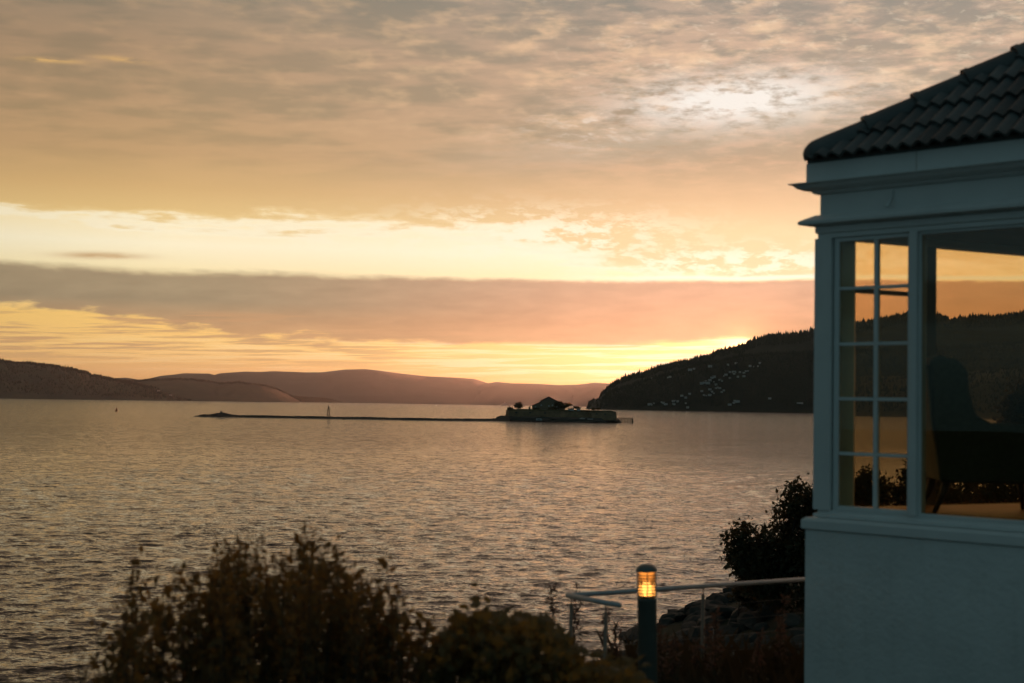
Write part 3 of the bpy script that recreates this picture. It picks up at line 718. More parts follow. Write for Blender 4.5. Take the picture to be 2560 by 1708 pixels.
# boats at the foot of the island
def small_boat(name, label, loc, Ln, cabin=True, hullm='darksteel', cabm='white', rz=0, sail=False):
    e_ = empty(name, loc, label, 'boat', rz=rz); B_ = Ln * .15; h = Ln * .09
    ring = lambda z, k: [(-Ln / 2 * k, -B_ * k, z), (Ln * .25 * k, -B_ * k, z), (Ln / 2 * k, 0, z + (h * .25 if z > 0 else 0)), (Ln * .25 * k, B_ * k, z), (-Ln / 2 * k, B_ * k, z)]
    a, b_ = ring(-.3, .82), ring(h, 1.0); m_ = MB(); m_.v = a + b_
    m_.f = [(4, 3, 2, 1, 0), (5, 6, 7, 8, 9)] + [(i, (i + 1) % 5, 5 + (i + 1) % 5, 5 + i) for i in range(5)]; m_.mi = [0] * 7
    m_.build('hull', M[hullm], e_)
    if cabin:
        MB().quadbox([(-Ln * .22, -B_ * .7, h), (Ln * .14, -B_ * .7, h), (Ln * .14, B_ * .7, h), (-Ln * .22, B_ * .7, h), (-Ln * .2, -B_ * .6, h * 2.2), (Ln * .06, -B_ * .6, h * 2.2), (Ln * .06, B_ * .6, h * 2.2), (-Ln * .2, B_ * .6, h * 2.2)]).build('cabin', M[cabm], e_)
        MB().box(-Ln * .15, Ln * .02, -B_ * .72, B_ * .72, h * 1.45, h * 1.9).build('window', M['darksteel'], e_)
        MB().tube([(-Ln * .1, 0, h * 2.2), (-Ln * .1, 0, h * 3.6)], Ln * .006, 5).build('mast', M['darksteel'], e_)
    if sail:
        MB().tube([(0, 0, h), (0, 0, Ln * 1.25)], Ln * .012, 6).build('mast', M['white'], e_)
        MB().prism([(-.05, -.02, h * 1.8), (-Ln * .42, -.02, h * 1.8), (-.05, -.02, Ln * 1.2)], (0, .06, 0)).build('sail', M['white'], e_)
    return e_
p = on_z(*Z7(690, 604), 0); small_boat('moored_boat', 'long dark moored boat with white cabin below the island wall', (p.x, D_I - 22, 0), 17, rz=.05)
p = isl_pt(1402, 540); small_boat('beached_boat', 'pale small boat drawn up under the right bastion', (p.x, D_I - 9, 3.4), 6, cabm='palewall', hullm='palewall', rz=.3)
p = isl_pt(1530, 545); small_boat('beached_boat', 'grey open boat lying right of the pale beached boat', (p.x, D_I - 9, 3.2), 6, False, hullm='palewall', rz=-.2)
# breakwater
def ZB(x, y): return (460 + x / 2.7976, 1000 + y / 2.7976)
D_B = 1350.0
def bw_point(px): return at(px, 1045, D_B).x
def build_breakwater():
    px = np.arange(486, 1275, 2.0); V = []; r = np.random.RandomState(5)
    prof = [(-9, -1.5), (-6, -.15), (-3.5, .6), (-1.2, 1.7), (1.2, 1.75), (4, .4), (8, -1.5)]
    for x in px:
        X_ = bw_point(x); t = (x - 486) / (1275 - 486)
        hgt = 1.15 * min(1, (x - 484) / 22) * (1 + .06 * math.sin(x * .05)) + 1.15 * math.exp(-((x - 556) / 22) ** 2) + .7 * min(1, max(0, (x - 1200) / 60))
        apron = 1 + 1.1 * math.exp(-((x - 575) / 32) ** 4) + 1.2 * math.exp(-((x - 850) / 45) ** 4) + .8 * math.exp(-((x - 940) / 60) ** 4) + 1.4 * max(0, (x - 1130) / 140)
        yc = D_B + (D_I + 10 - D_B) * max(0, t - .8) * 4
        for (o, z) in prof:
            V.append((X_ + r.uniform(-.3, .3), yc + o * (apron if o < 0 else 1.5), z * hgt + (r.uniform(-.3, .35) if z > 0 else 0)))
    n, k = len(px), len(prof); idx = np.arange(n * k).reshape(n, k)
    F = np.stack([idx[:-1, :-1], idx[1:, :-1], idx[1:, 1:], idx[:-1, 1:]], -1).reshape(-1, 4)
    o = link('breakwater', fast_mesh('breakwater', V, F, M['rock']))
    tag(o, 'long low rock breakwater running left from the fortress island', 'breakwater')
build_breakwater()
p = at(553, 1036, D_B); e_ = empty('cairn', (p.x, D_B, 3.5), 'small dark drum on the mound near the tip of the breakwater', 'marker')
MB().lathe([(.5, 0), (.5, .5), (1.1, .7), (1.2, 1.9), (1.0, 2.0)], 10).build('drum', M['darksteel'], e_); MB().box(-.7, .7, -.7, .7, -.8, .02).build('base', M['stonewall'], e_)
p = at(1063, 1041, D_B); e_ = empty('marker_post', (p.x, D_B, 1.6), 'thin marker post on the right half of the breakwater', 'post')
MB().tube([(0, 0, -.3), (0, 0, 3.4)], [.14, .09], 6).build('post', M['darksteel'], e_); MB().box(-.35, .35, -.2, .2, -.3, .5).build('footing', M['stonewall'], e_)
p = at(859, 1049.5, 1300); tag(MB().lathe([(1.6, -.5), (1.5, .2), (.9, .55), (.2, .7)], 9).build('skerry', M['rock'], loc=(p.x, p.y, 0)), 'tiny rock awash in front of the breakwater below the beacon', 'rock')
# beacon tower
p = at(821, 1041, D_B); bt = empty('beacon_tower', (p.x, D_B, 1.6), 'small lattice beacon tower with white lantern gallery on the breakwater', 'beacon')
H1 = 6.6
for sx in (-1, 1):
    for sy in (-1, 1): MB().tube([(sx * 1.35, sy * 1.35, -.4), (sx * .75, sy * .75, H1)], .17, 6).build('leg', M['oldwall'], bt)
for k in range(3):
    z0, z1 = H1 * k / 3, H1 * (k + 1) / 3; a0, a1 = 1.35 - .6 * k / 3, 1.35 - .6 * (k + 1) / 3
    for sy in (-1, 1):
        MB().tube([(-a0, sy * a0, z0), (a1, sy * a1, z1)], .08, 5).build('brace', M['oldwall'], bt)
        MB().tube([(a0, sy * a0, z0), (-a1, sy * a1, z1)], .08, 5).build('brace', M['oldwall'], bt)
MB().box(-1.5, 1.5, -1.5, 1.5, H1, H1 + .25).build('gallery', M['oldwall'], bt)
g_ = MB()
for sx in (-1, 1):
    for sy in (-1, 1): g_.tube([(sx * 1.42, sy * 1.42, H1 + .25), (sx * 1.42, sy * 1.42, H1 + 1.1)], .06, 4)
for s_ in (-1, 1): g_.box(-1.42, 1.42, s_ * 1.42 - .04, s_ * 1.42 + .04, H1 + 1.0, H1 + 1.1).box(s_ * 1.42 - .04, s_ * 1.42 + .04, -1.36, 1.36, H1 + 1.0, H1 + 1.1)
g_.build('gallery_rail', M['oldwall'], bt)
MB().lathe([(.65, H1 + .26), (.65, H1 + 1.6), (.95, H1 + 1.65), (.9, H1 + 1.9)], 10).build('lantern_base', M['oldwall'], bt)
MB().lathe([(.7, H1 + 1.91), (.7, H1 + 3.1), (.85, H1 + 3.15), (.1, H1 + 3.8)], 10).build('lantern', M['darksteel'], bt)
MB().tube([(0, 0, H1 + 3.7), (0, 0, H1 + 5.4)], .06, 5).build('rod', M['darksteel'], bt)
MB().lathe([(.02, 0), (.2, .15), (.02, .4)], 6, (0, 0, H1 + 5.3)).build('finial', M['darksteel'], bt)
# buoy
p = on_z(291, 1028, 0); e_ = empty('buoy', (p.x, p.y, 0), 'orange navigation buoy floating alone on the left', 'buoy')
MB().lathe([(1.0, -.5), (1.9, -.2), (1.9, .7), (1.1, 1.0)], 14).build('float', M['orange'], e_)
MB().lathe([(1.0, 1.01), (.7, 2.8), (.55, 3.0)], 8).build('tower', M['orange'], e_)
MB().lathe([(.6, 3.01), (.75, 3.3), (.4, 3.9), (.05, 4.1)], 8).build('top_mark', M['orange'], e_)
# ferry, small boat, sail
fy = at(1262, 1013.5, 8300); fe = empty('ferry', (fy.x, fy.y, 0), 'pale ferry on the horizon left of the island', 'ferry')
K = 8300 / FPX / 6.528
def FX(x): return (x - 135) * K
m_ = MB(); m_.prism([(FX(22), -7, 3.5), (FX(40), -7, 0), (FX(235), -7, 0), (FX(248), -7, 5), (FX(190), -7, 4.2)], (0, 14, 0)); m_.build('hull', M['palewall'], fe)
for a, b_, z0, z1 in ((60, 205, 4.3, 7.5), (85, 185, 7.51, 11), (105, 165, 11.01, 14.5), (120, 150, 14.51, 17.5)):
    MB().box(FX(a), FX(b_), -6 + z0 * .1, 6 - z0 * .1, z0, z1).build('deck_house', M['white'], fe)
MB().prism([(FX(125), -2, 17.51), (FX(146), -2, 17.51), (FX(140), -2, 21.5), (FX(131), -2, 21.5)], (0, 4, 0)).build('funnel', M['palewall'], fe)
MB().tube([(FX(135), 0, 21.4), (FX(135), 0, 25)], .25, 5).build('mast', M['palewall'], fe)
p = on_z(1090, 1014.3, 0); small_boat('motor_yacht', 'tiny motor boat on the horizon between beacon and ferry', (p.x, p.y, 0), 15, hullm='white', rz=2.0)
p = on_z(2021, 1032.5, 0); small_boat('sailing_boat', 'tiny white sail close to the shore left of the house', (p.x, p.y, 0), 8, False, 'white', sail=True, rz=.3)

# ------------------------------------------------------------------ near land
GZ = 15.4
def x_shore(y): return np.where(y < 109, 7.5 + 2.0 * (y - 60) / 49, 9.5 + (y - 109) * .5)
def land_z(x, y):
    x = np.asarray(x, float); y = np.asarray(y, float)
    A = GZ - np.clip(y - 13.2, 0, None) * .42 - np.clip(y - 13.2, 0, 1.2) * .3
    inl = x - x_shore(y)
    B = np.minimum(.45 * inl, 4.2 + .10 * inl); B = np.minimum(B, 9)
    B = B - np.clip(y - 150, 0, None) * .4
    k = 1.5
    Zm = np.log(np.exp(np.clip(A, -8, 40) / k) + np.exp(np.clip(B, -8, 40) / k)) * k
    Zm = np.minimum(Zm, np.maximum(A, B) + .8)
    nz = fbm(x / 4, y / 4, 3) * .35 * np.clip((y - 14) / 6, 0, 1)
    return np.clip(np.where(y < 13.2, GZ, Zm + nz), -3, 40)
def build_land():
    xs = np.concatenate([np.linspace(-160, -14, 24), np.linspace(-13, 45, 117), np.linspace(47, 220, 30)])
    ys = np.concatenate([np.linspace(-60, 8, 10), np.linspace(9, 20, 34), np.linspace(21, 175, 156)])
    Xg, Yg = np.meshgrid(xs, ys, indexing='xy'); Zg = land_z(Xg, Yg)
    V = np.stack([Xg, Yg, Zg], -1).reshape(-1, 3); a, b_ = Xg.shape; idx = np.arange(a * b_).reshape(a, b_)
    F = np.stack([idx[:-1, :-1], idx[:-1, 1:], idx[1:, 1:], idx[1:, :-1]], -1).reshape(-1, 4)
    return tag(link('ground', fast_mesh('ground', V, F, M['soil'], True)), kind='structure')
ground = build_land()
# boulders of the sea wall: each its own piece of the bank
def boulder_mesh(seed):
    r = random.Random(seed); bm = bmesh.new(); bmesh.ops.create_icosphere(bm, subdivisions=2, radius=1)
    for _ in range(9):
        n = Vector((r.gauss(0, 1), r.gauss(0, 1), r.gauss(0, 1))).normalized(); c = r.uniform(.55, .85)
        for v in bm.verts:
            d = v.co.dot(n) - c
            if d > 0: v.co -= n * d
    for v in bm.verts: v.co *= 1 + r.uniform(-.03, .03)
    me = bpy.data.meshes.new('boulder'); bm.to_mesh(me); bm.free(); me.materials.append(M['rock']); return me
bms = [boulder_mesh(i) for i in range(7)]
r = random.Random(21); cnt = 0
for _ in range(3000):
    y = r.uniform(66, 132); inl = r.uniform(-1.2, 9.5) if r.random() < .85 else r.uniform(-1.5, .8)
    x = float(x_shore(np.array(y))) + inl
    P = Vector((x, y, float(land_z(x, y))))
    q = proj(P)
    if not (1540 < q[0] < 2060) or cnt >= 290: continue
    o = link('boulder', bms[cnt % 7], ground, P + Vector((0, 0, .1)))
    s_ = r.uniform(.55, 1.15); o.scale = (s_ * r.uniform(.9, 1.5), s_ * r.uniform(.9, 1.4), s_ * r.uniform(.6, .9)); o.rotation_euler = (r.uniform(-.4, .4), r.uniform(-.4, .4), r.uniform(0, 6))
    cnt += 1

# trees on the bank behind the house
def lob(l, d): 
    out = []
    for (x, y, rx, ry, *dd) in l:
        c = at(x, y, d + (dd[0] if dd else 0)); k = d / FPX
        out.append(((c.x, c.y, c.z), (rx * k, max(rx, ry) * k * .9, ry * k)))
    return out
def gbase(px, d):
    x = ray(px, 1400).x * d; return (x, d, float(land_z(x, d)) - .1)
leafy_tree('broadleaf_tree', 'dense dark broadleaf tree on the rocky bank against the house wall', gbase(1950, 94),
  lob([(1995, 1250, 42, 42), (1985, 1320, 50, 45, 1), (1880, 1365, 55, 50), (1855, 1400, 42, 38, -1), (1930, 1400, 62, 55, 1), (2000, 1400, 70, 60), (1900, 1450, 50, 40), (1975, 1470, 75, 45), (2060, 1380, 60, 90), (2050, 1280, 40, 60)], 94), 15000, .30, 31, M['leafdark'], trunk_r=.22)
leafy_tree('bank_shrub', 'low leafy shrub at the foot of the dark bank tree', gbase(1850, 98), lob([(1848, 1480, 26, 24), (1880, 1490, 30, 24)], 98), 1500, .26, 32, M['leafdark'], 'shrub', trunk_r=.06)
leafy_tree('birch_tree', 'weeping birch seen through the small paned window', gbase(2165, 92), lob([(2165, 1180, 20, 26), (2150, 1215, 34, 28), (2180, 1240, 46, 30), (2200, 1210, 26, 26), (2165, 1270, 60, 34)], 92), 5200, .22, 33, M['leafdark'], hang=.7, trunk_r=.12)
leafy_tree('broadleaf_tree', 'dark tree right of the birch in the small paned window', gbase(2275, 90), lob([(2280, 1180, 26, 30), (2265, 1225, 36, 30), (2290, 1260, 50, 50), (2330, 1220, 50, 60)], 90), 4200, .26, 34, M['leafdark'], trunk_r=.16)
leafy_tree('bank_shrub', 'low shrub at the left edge of the small paned window', gbase(2118, 95), lob([(2118, 1262, 14, 18)], 95), 500, .22, 35, M['leafdark'], 'shrub', trunk_r=.05)
leafy_tree('broadleaf_tree', 'dark tree rising behind the armchair at the right edge', gbase(2570, 62), lob([(2560, 1000, 40, 50), (2545, 1060, 44, 44), (2600, 1060, 70, 80), (2560, 1130, 70, 70)], 62), 5200, .24, 36, M['leafdark'], trunk_r=.18)
leafy_tree('broadleaf_tree', 'dark rounded tree below the armchair seat, left one', gbase(2400, 84), lob([(2400, 1235, 60, 45), (2370, 1270, 50, 40), (2440, 1270, 60, 45)], 84), 2600, .26, 37, M['leafdark'], trunk_r=.14)
leafy_tree('broadleaf_tree', 'dark rounded tree below the armchair seat, right one', gbase(2510, 80), lob([(2510, 1230, 70, 50), (2480, 1270, 60, 45), (2560, 1260, 70, 60)], 80), 2800, .26, 38, M['leafdark'], trunk_r=.14)
# things left on the shore
p = on_z(1781, 1628, 2.0); MB_ = empty('mooring_pole', (p.x, p.y, 1.2), 'thin pale pole standing among the shore rocks', 'pole')
MB().tube([(0, 0, 0), (.05, 0, 2.2)], [.07, .05], 6).build('pole', M['seedpale'], MB_); MB().box(-.25, .25, -.25, .25, -.4, .1).build('foot', M['rock'], MB_)
p = on_z(1772, 1604, 2.0); e_ = empty('barrel', (p.x, p.y, 1.9), 'faded blue barrel beside the pale pole on the rocks', 'barrel')
MB().lathe([(.33, 0), (.36, .1), (.38, .5), (.36, .9), (.3, 1.0)], 14).build('drum', M['blue'], e_); MB().lathe([(.3, 1.01), (.3, 1.06), (.05, 1.08)], 14).build('lid', M['blue'], e_)

# ------------------------------------------------------------------ the house
CX, CY = 2.232, 10.5
F_ = Vector((math.sin(rad(133.1)), math.cos(rad(133.1)), 0)); B_ = Vector((math.sin(rad(62.8)), math.cos(rad(62.8)), 0))
nF = Vector((F_.y, -F_.x, 0)); nB = Vector((-B_.y, B_.x, 0))
if nF.dot(B_) > 0: nF = -nF
if nB.dot(F_) > 0: nB = -nB
HALF = math.acos(F_.dot(B_)) / 2; hv = (F_ + B_).normalized()
house = empty('house', (CX, CY, GZ), 'white house corner with tiled hip roof and glazed sunroom', 'house')
HO = Vector((CX, CY, GZ)); ZE = EYE.z - GZ      # local z of the eye level
LF, LB = 4.4, 4.4
def Wf(s, n, z): return F_ * s + nF * n + Vector((0, 0, z + ZE))
def Wb(s, n, z): return B_ * s + nB * n + Vector((0, 0, z + ZE))
def wbox(mb, s0, s1, n0, n1, z0, z1, W=Wf):
    c = [W(s0, n0, z0), W(s1, n0, z0), W(s1, n1, z0), W(s0, n1, z0), W(s0, n0, z1), W(s1, n0, z1), W(s1, n1, z1), W(s0, n1, z1)]
    return mb.quadbox(c)
def corner(o): return -hv * (o / math.sin(HALF))
def sweep(name, prof, m, inner=-.20, bevel=0, parent=house):
    """trim running along both walls round the corner; prof = outer face [(offset, z)] from bottom to top"""
    ring = [(inner, prof[0][1])] + prof + [(inner, prof[-1][1])]
    mb = MB(); k = len(ring)
    for o, z in ring: mb.v.append(tuple(F_ * LF + nF * o + Vector((0, 0, z + ZE))))
    for o, z in ring: mb.v.append(tuple(corner(o) + Vector((0, 0, z + ZE))))
    for o, z in ring: mb.v.append(tuple(B_ * LB + nB * o + Vector((0, 0, z + ZE))))
    for a in (0, k):
        for i in range(k): mb.f.append((a + i, a + (i + 1) % k, a + k + (i + 1) % k, a + k + i))
    mb.f.append(tuple(range(k))[::-1]); mb.f.append(tuple(range(2 * k, 3 * k))); mb.mi = [0] * len(mb.f)
    o = mb.build(name, m, parent, bevel=bevel)
    bm = bmesh.new(); bm.from_mesh(o.data); bmesh.ops.recalc_face_normals(bm, faces=bm.faces); bm.to_mesh(o.data); bm.free()
    return o
sweep('wall', [(.03, -ZE - .3), (.03, -.895)], M['render'], -.22)
sweep('window_sill', [(.046, -.89), (.05, -.885), (.05, -.825), (.03, -.803)], M['paint'], -.20, .004)
sweep('bottom_rail', [(.0, -.800), (.0, -.775), (-.02, -.765), (-.02, -.745)], M['paint'], -.16, .003)
sweep('lintel', [(-.012, 1.25), (-.012, 1.285), (0.0, 1.29), (0.0, 1.338)], M['paint'], -.16, .003)
sweep('ledge', [(.02, 1.340), (.072, 1.352), (.074, 1.378), (.0, 1.425)], M['paint'], -.18, .003)
sweep('frieze', [(-.022, 1.427), (-.022, 1.575)], M['paint'], -.2)
sweep('gutter', [(-.01, 1.577), (.012, 1.588), (.014, 1.60), (.05, 1.606), (.078, 1.622), (.095, 1.645), (.115, 1.652), (.116, 1.660)], M['paint'], -.1)
fs = sweep('fascia', [(.038, 1.662), (.038, 1.808)], M['paint'], -.2)
sweep('eave_board', [(.034, 1.809), (.034, 1.852)], M['tile'], -.2)
# corner post and window frames
mb = MB()
c_in = corner(-.16)
mb.prism([corner(0) + Vector((0, 0, -.744 + ZE)), Wf(.135, 0, -.744), Wf(.135, -.16, -.744), Wf(.24, -.165, -.744), Wb(.288, -.12, -.744), Wb(.288, 0, -.744)], (0, 0, 1.249 + .744))
cp_ = mb.build('corner_post', M['paint'], house)
bm = bmesh.new(); bm.from_mesh(cp_.data); bmesh.ops.recalc_face_normals(bm, faces=bm.faces); bm.to_mesh(cp_.data); bm.free()
zb, zt_ = -.744, 1.249
sash = MB()
wbox(sash, .147, .187, -.075, -.03, zb, zt_); wbox(sash, .735, .760, -.075, -.03, zb, zt_)
wbox(sash, .187, .735, -.075, -.03, zb, zb + .035); wbox(sash, .187, .735, -.075, -.03, zt_ - .03, zt_)
sash = sash.build('sash_window', M['paint'], house, bevel=.003)
rows = [zb + .035, -.31, .065, .45, .838, zt_ - .03]
rows = [zb + .035] + [None] * 4 + [zt_ - .03]
for k, yy in enumerate([1137.7, 998, 858.6, 717]): rows[k + 1] = at(2184, yy, 10.17).z - EYE.z
mid = .484
for k in range(1, 5): wbox(MB(), .188, .734, -.068, -.035, rows[k] - .012, rows[k] + .012).build('muntin', M['paint'], sash, bevel=.002)
for k in range(5):
    a = rows[k] + (.0125 if k else .001); b_ = rows[k + 1] - (.0125 if k < 4 else .001)
    wbox(MB(), mid - .016, mid + .016, -.070, -.033, a, b_).build('muntin', M['paint'], sash, bevel=.002)
    for s0, s1 in ((.188, mid - .0165), (mid + .0165, .734)):
        wbox(MB(), s0, s1, -.055, -.050, a, b_).build('pane', M['glass'], sash)
wbox(MB(), .763, .818, -.15, .004, zb, zt_).build('mullion', M['paint'], house, bevel=.004)
wbox(MB(), 3.30, 3.36, -.15, .004, zb, zt_).build('mullion', M['paint'], house, bevel=.004)
pw = MB(); wbox(pw, .819, .836, -.075, -.03, zb, zt_); wbox(pw, 3.28, 3.299, -.075, -.03, zb, zt_); wbox(pw, .836, 3.28, -.075, -.03, zb, zb + .02); wbox(pw, .836, 3.28, -.075, -.03, zt_ - .02, zt_)
pw = pw.build('picture_window', M['paint'], house, bevel=.003)
wbox(MB(), .837, 3.279, -.056, -.050, zb + .021, zt_ - .021).build('pane', M['glass'], pw)
wbox(MB(), 3.361, LF, -.16, 0, zb, zt_).build('wall_pier', M['render'], house)
# the far glazed side of the sunroom
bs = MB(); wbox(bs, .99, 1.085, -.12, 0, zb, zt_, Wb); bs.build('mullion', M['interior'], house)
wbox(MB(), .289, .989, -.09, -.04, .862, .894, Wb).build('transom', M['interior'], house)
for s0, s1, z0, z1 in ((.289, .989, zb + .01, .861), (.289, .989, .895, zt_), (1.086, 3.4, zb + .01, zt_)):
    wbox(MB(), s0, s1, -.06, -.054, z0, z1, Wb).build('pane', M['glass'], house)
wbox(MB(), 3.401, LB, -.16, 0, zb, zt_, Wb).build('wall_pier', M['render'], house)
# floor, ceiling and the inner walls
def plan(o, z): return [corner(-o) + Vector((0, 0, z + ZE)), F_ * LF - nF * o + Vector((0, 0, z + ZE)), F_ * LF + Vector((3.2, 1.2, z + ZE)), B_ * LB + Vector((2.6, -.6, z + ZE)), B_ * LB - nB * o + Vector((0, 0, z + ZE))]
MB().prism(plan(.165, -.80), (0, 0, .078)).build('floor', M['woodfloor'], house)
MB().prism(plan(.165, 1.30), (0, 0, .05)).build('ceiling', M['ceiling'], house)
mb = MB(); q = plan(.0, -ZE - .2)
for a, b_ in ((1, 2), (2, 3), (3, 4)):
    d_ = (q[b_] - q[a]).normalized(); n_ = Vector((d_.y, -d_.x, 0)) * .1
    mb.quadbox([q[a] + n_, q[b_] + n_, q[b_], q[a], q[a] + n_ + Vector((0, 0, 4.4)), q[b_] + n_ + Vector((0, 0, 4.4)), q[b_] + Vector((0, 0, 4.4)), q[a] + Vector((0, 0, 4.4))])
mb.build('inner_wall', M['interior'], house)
# bracket on the frieze
bp = None
s_b = .60
mb = MB(); mb.tube([Wf(s_b + .02, -.018, 1.56), Wf(s_b + .015, .0, 1.50), Wf(s_b - .01, .02, 1.44)], [.008, .010, .016], 6); mb.build('bracket', M['paint'], house)
# seam in the fascia
wbox(MB(), .83, .834, .0381, .0395, 1.664, 1.806).build('seam', M['interior'], house)
# ---- roof
ALPHA = rad(39.5); EO = .056; EZ = 1.83
e0 = corner(EO) + Vector((0, 0, EZ + ZE))
Uf = -nF * math.cos(ALPHA) + Vector((0, 0, math.sin(ALPHA))); Ub = -nB * math.cos(ALPHA) + Vector((0, 0, math.sin(ALPHA)))
HK = math.cos(ALPHA) / math.tan(HALF)          # hip: s = HK * q
Nf = F_.cross(Uf).normalized(); Nf = Nf if Nf.z > 0 else -Nf
Nb = B_.cross(Ub).normalized(); Nb = Nb if Nb.z > 0 else -Nb
QM = 3.2
deck = MB()
for A_, U_, N_ in ((F_, Uf, Nf), (B_, Ub, Nb)):
    deck.prism([e0 + A_ * HK * .07 + U_ * .07 + N_ * -.03, e0 + A_ * 4.6 + U_ * .07 + N_ * -.03, e0 + A_ * 4.6 + U_ * QM + N_ * -.03, e0 + A_ * HK * QM + U_ * QM + N_ * -.03], -N_ * .04)
roof = deck.build('roof', M['tile'], house)
TWD, TL, GA = .228, .345, .28
def tile_bm():
    bm = bmesh.new(); n = 17; rowsv = []
    for (q, lift, th) in ((0, .042, 0), (TL, .006, 0)):
        row = []
        for i in range(n):
            s_ = TWD * i / (n - 1); h = .019 * (1 - math.cos(4 * math.pi * i / (n - 1))) / 1
            h = .038 * (math.sin(2 * math.pi * i / (n - 1)) ** 2) ** .8
            row.append(bm.verts.new((s_, q, lift + h)))
        rowsv.append(row)
    low = [bm.verts.new((v.co.x, 0, v.co.z - .022)) for v in rowsv[0]]
    lowb = [bm.verts.new((v.co.x, TL, v.co.z - .02)) for v in rowsv[1]]
    for i in range(n - 1):
        bm.faces.new((rowsv[0][i], rowsv[0][i + 1], rowsv[1][i + 1], rowsv[1][i]))
        bm.faces.new((low[i], low[i + 1], rowsv[0][i + 1], rowsv[0][i]))
        bm.faces.new((lowb[i], lowb[i + 1], low[i + 1], low[i]))
    return bm
bm = tile_bm(); tme = bpy.data.meshes.new('tile'); bm.to_mesh(tme); bm.free(); tme.materials.append(M['tile'])
TM = Matrix((( F_.x, Uf.x, Nf.x, 0), (F_.y, Uf.y, Nf.y, 0), (F_.z, Uf.z, Nf.z, 0), (0, 0, 0, 1)))
if TM.to_3x3().determinant() < 0: pass
for rw in range(10):
    q0 = rw * GA - .045
    s_ = math.floor(HK * q0 / TWD) * TWD - TWD + (.0)
    while s_ < 4.3:
        hl = HK * q0; hh = HK * (q0 + TL)
        if s_ + TWD > hl + .09:
            me = tme
            if s_ < hh + .13:
                bm = tile_bm()
                pn = Vector((1, -HK, 0)).normalized()
                bmesh.ops.bisect_plane(bm, geom=bm.verts[:] + bm.edges[:] + bm.faces[:], plane_co=(HK * q0 - s_ + (.06 if rw else .12), 0, 0), plane_no=-pn, clear_outer=True)
                if len(bm.faces) < 2: bm.free(); s_ += TWD; continue
                me = bpy.data.meshes.new('tile'); bm.to_mesh(me); bm.free(); me.materials.append(M['tile'])
            o = link('tile', me, roof); jr = random.Random(rw * 97 + int(s_ * 1000))
            o.matrix_local = Matrix.Translation(e0 + F_ * (s_ + jr.uniform(-.003, .003)) + Uf * (q0 + jr.uniform(-.006, .006)) + Nf * jr.uniform(-.001, .004)) @ TM @ Matrix.Rotation(jr.uniform(-.012, .012), 4, 'Z')
        s_ += TWD
# hip ridge tiles
hd = (hv * math.sin(HALF) ** -1 * math.cos(ALPHA)); 
HD = (F_ * HK + Uf).normalized()
side = HD.cross(Vector((0, 0, 1))).normalized(); upn = side.cross(HD).normalized()
upn = upn if upn.z > 0 else -upn
def ridge(L_, dome):
    mb = MB(); n = 11; segs = [(0, .112), (.04, .112), (.045, .104), (L_, .092)]
    if dome: segs = [(-.105, .02), (-.095, .05), (-.07, .078), (-.03, .100), (.0, .108), (.1, .108), (L_, .094)]
    for (t, R) in segs:
        for i in range(n):
            a = math.pi * (i / (n - 1)) * 1.12 - .19
            mb.v.append((R * math.cos(a), t, R * math.sin(a) * (.95)))
    for k in range(len(segs) - 1):
        for i in range(n - 1): mb.f.append((k * n + i, k * n + i + 1, (k + 1) * n + i + 1, (k + 1) * n + i)); mb.mi.append(0)
    mb.f.append(tuple(range(n))); mb.mi.append(0)
    return mb.mesh('ridge_tile', M['tile'], True)
MB().tube([e0 + HD * .13 - upn * .03, e0 + HD * 3.7 - upn * .03], .088, 12).build('mortar_bed', M['tile'], roof)
rm0, rm1 = ridge(.47, True), ridge(.45, False)
RM = Matrix(((side.x, HD.x, upn.x, 0), (side.y, HD.y, upn.y, 0), (side.z, HD.z, upn.z, 0), (0, 0, 0, 1)))
for k in range(9):
    o = link('ridge_tile', rm0 if k == 0 else rm1, roof)
    o.matrix_local = Matrix.Translation(e0 + HD * (.125 + k * .395) + upn * (.004 + (.004 if k else 0))) @ RM @ Matrix.Rotation(-.022, 4, 'X')

# ------------------------------------------------------------------ armchair in the sunroom
cx_, cy_ = 3.40, 10.24
ch = empty('armchair', (cx_, cy_, EYE.z - .722), 'dark wingback armchair facing right inside the sunroom', 'armchair', rz=rad(-7))
ch.scale = (1, 1, .96)
def cprism(name, prof, y0, y1, m, bev=.025):
    MB().prism([(x, y0, z) for x, z in prof], (0, y1 - y0, 0)).build(name, m, ch, bevel=bev)
cprism('seat', [(-.30, .22), (.36, .22), (.38, .30), (.36, .44), (-.28, .42)], -.27, .27, M['fabric'])
cprism('backrest', [(-.34, .24), (-.20, .24), (-.17, .42), (-.22, .80), (-.27, 1.08), (-.31, 1.15), (-.39, 1.15), (-.43, 1.10), (-.40, .70)], -.30, .30, M['fabric'], .035)
cprism('back_panel', [(-.352, .235), (-.344, .235), (-.405, .70), (-.436, 1.08), (-.445, 1.08), (-.418, .69)], -.28, .28, M['fabric_pale'], .003)
for y0 in (-.36, .295):
    cprism('wing', [(-.36, .23), (.36, .23), (.38, .40), (.36, .60), (.28, .66), (.0, .655), (-.12, .72), (-.16, .86), (-.18, 1.05), (-.26, 1.13), (-.41, 1.13), (-.40, .70)], y0, y0 + .065, M['fabric'], .022)
for sy in (-1, 1):
    MB().tube([(.31, sy * .27, .23), (.33, sy * .28, .12), (.34, sy * .285, 0)], [.03, .022, .015], 8).build('leg', M['darkwood'], ch, True)
    MB().tube([(-.30, sy * .27, .25), (-.33, sy * .275, .14), (-.39, sy * .28, 0)], [.034, .026, .016], 8).build('leg', M['darkwood'], ch, True)

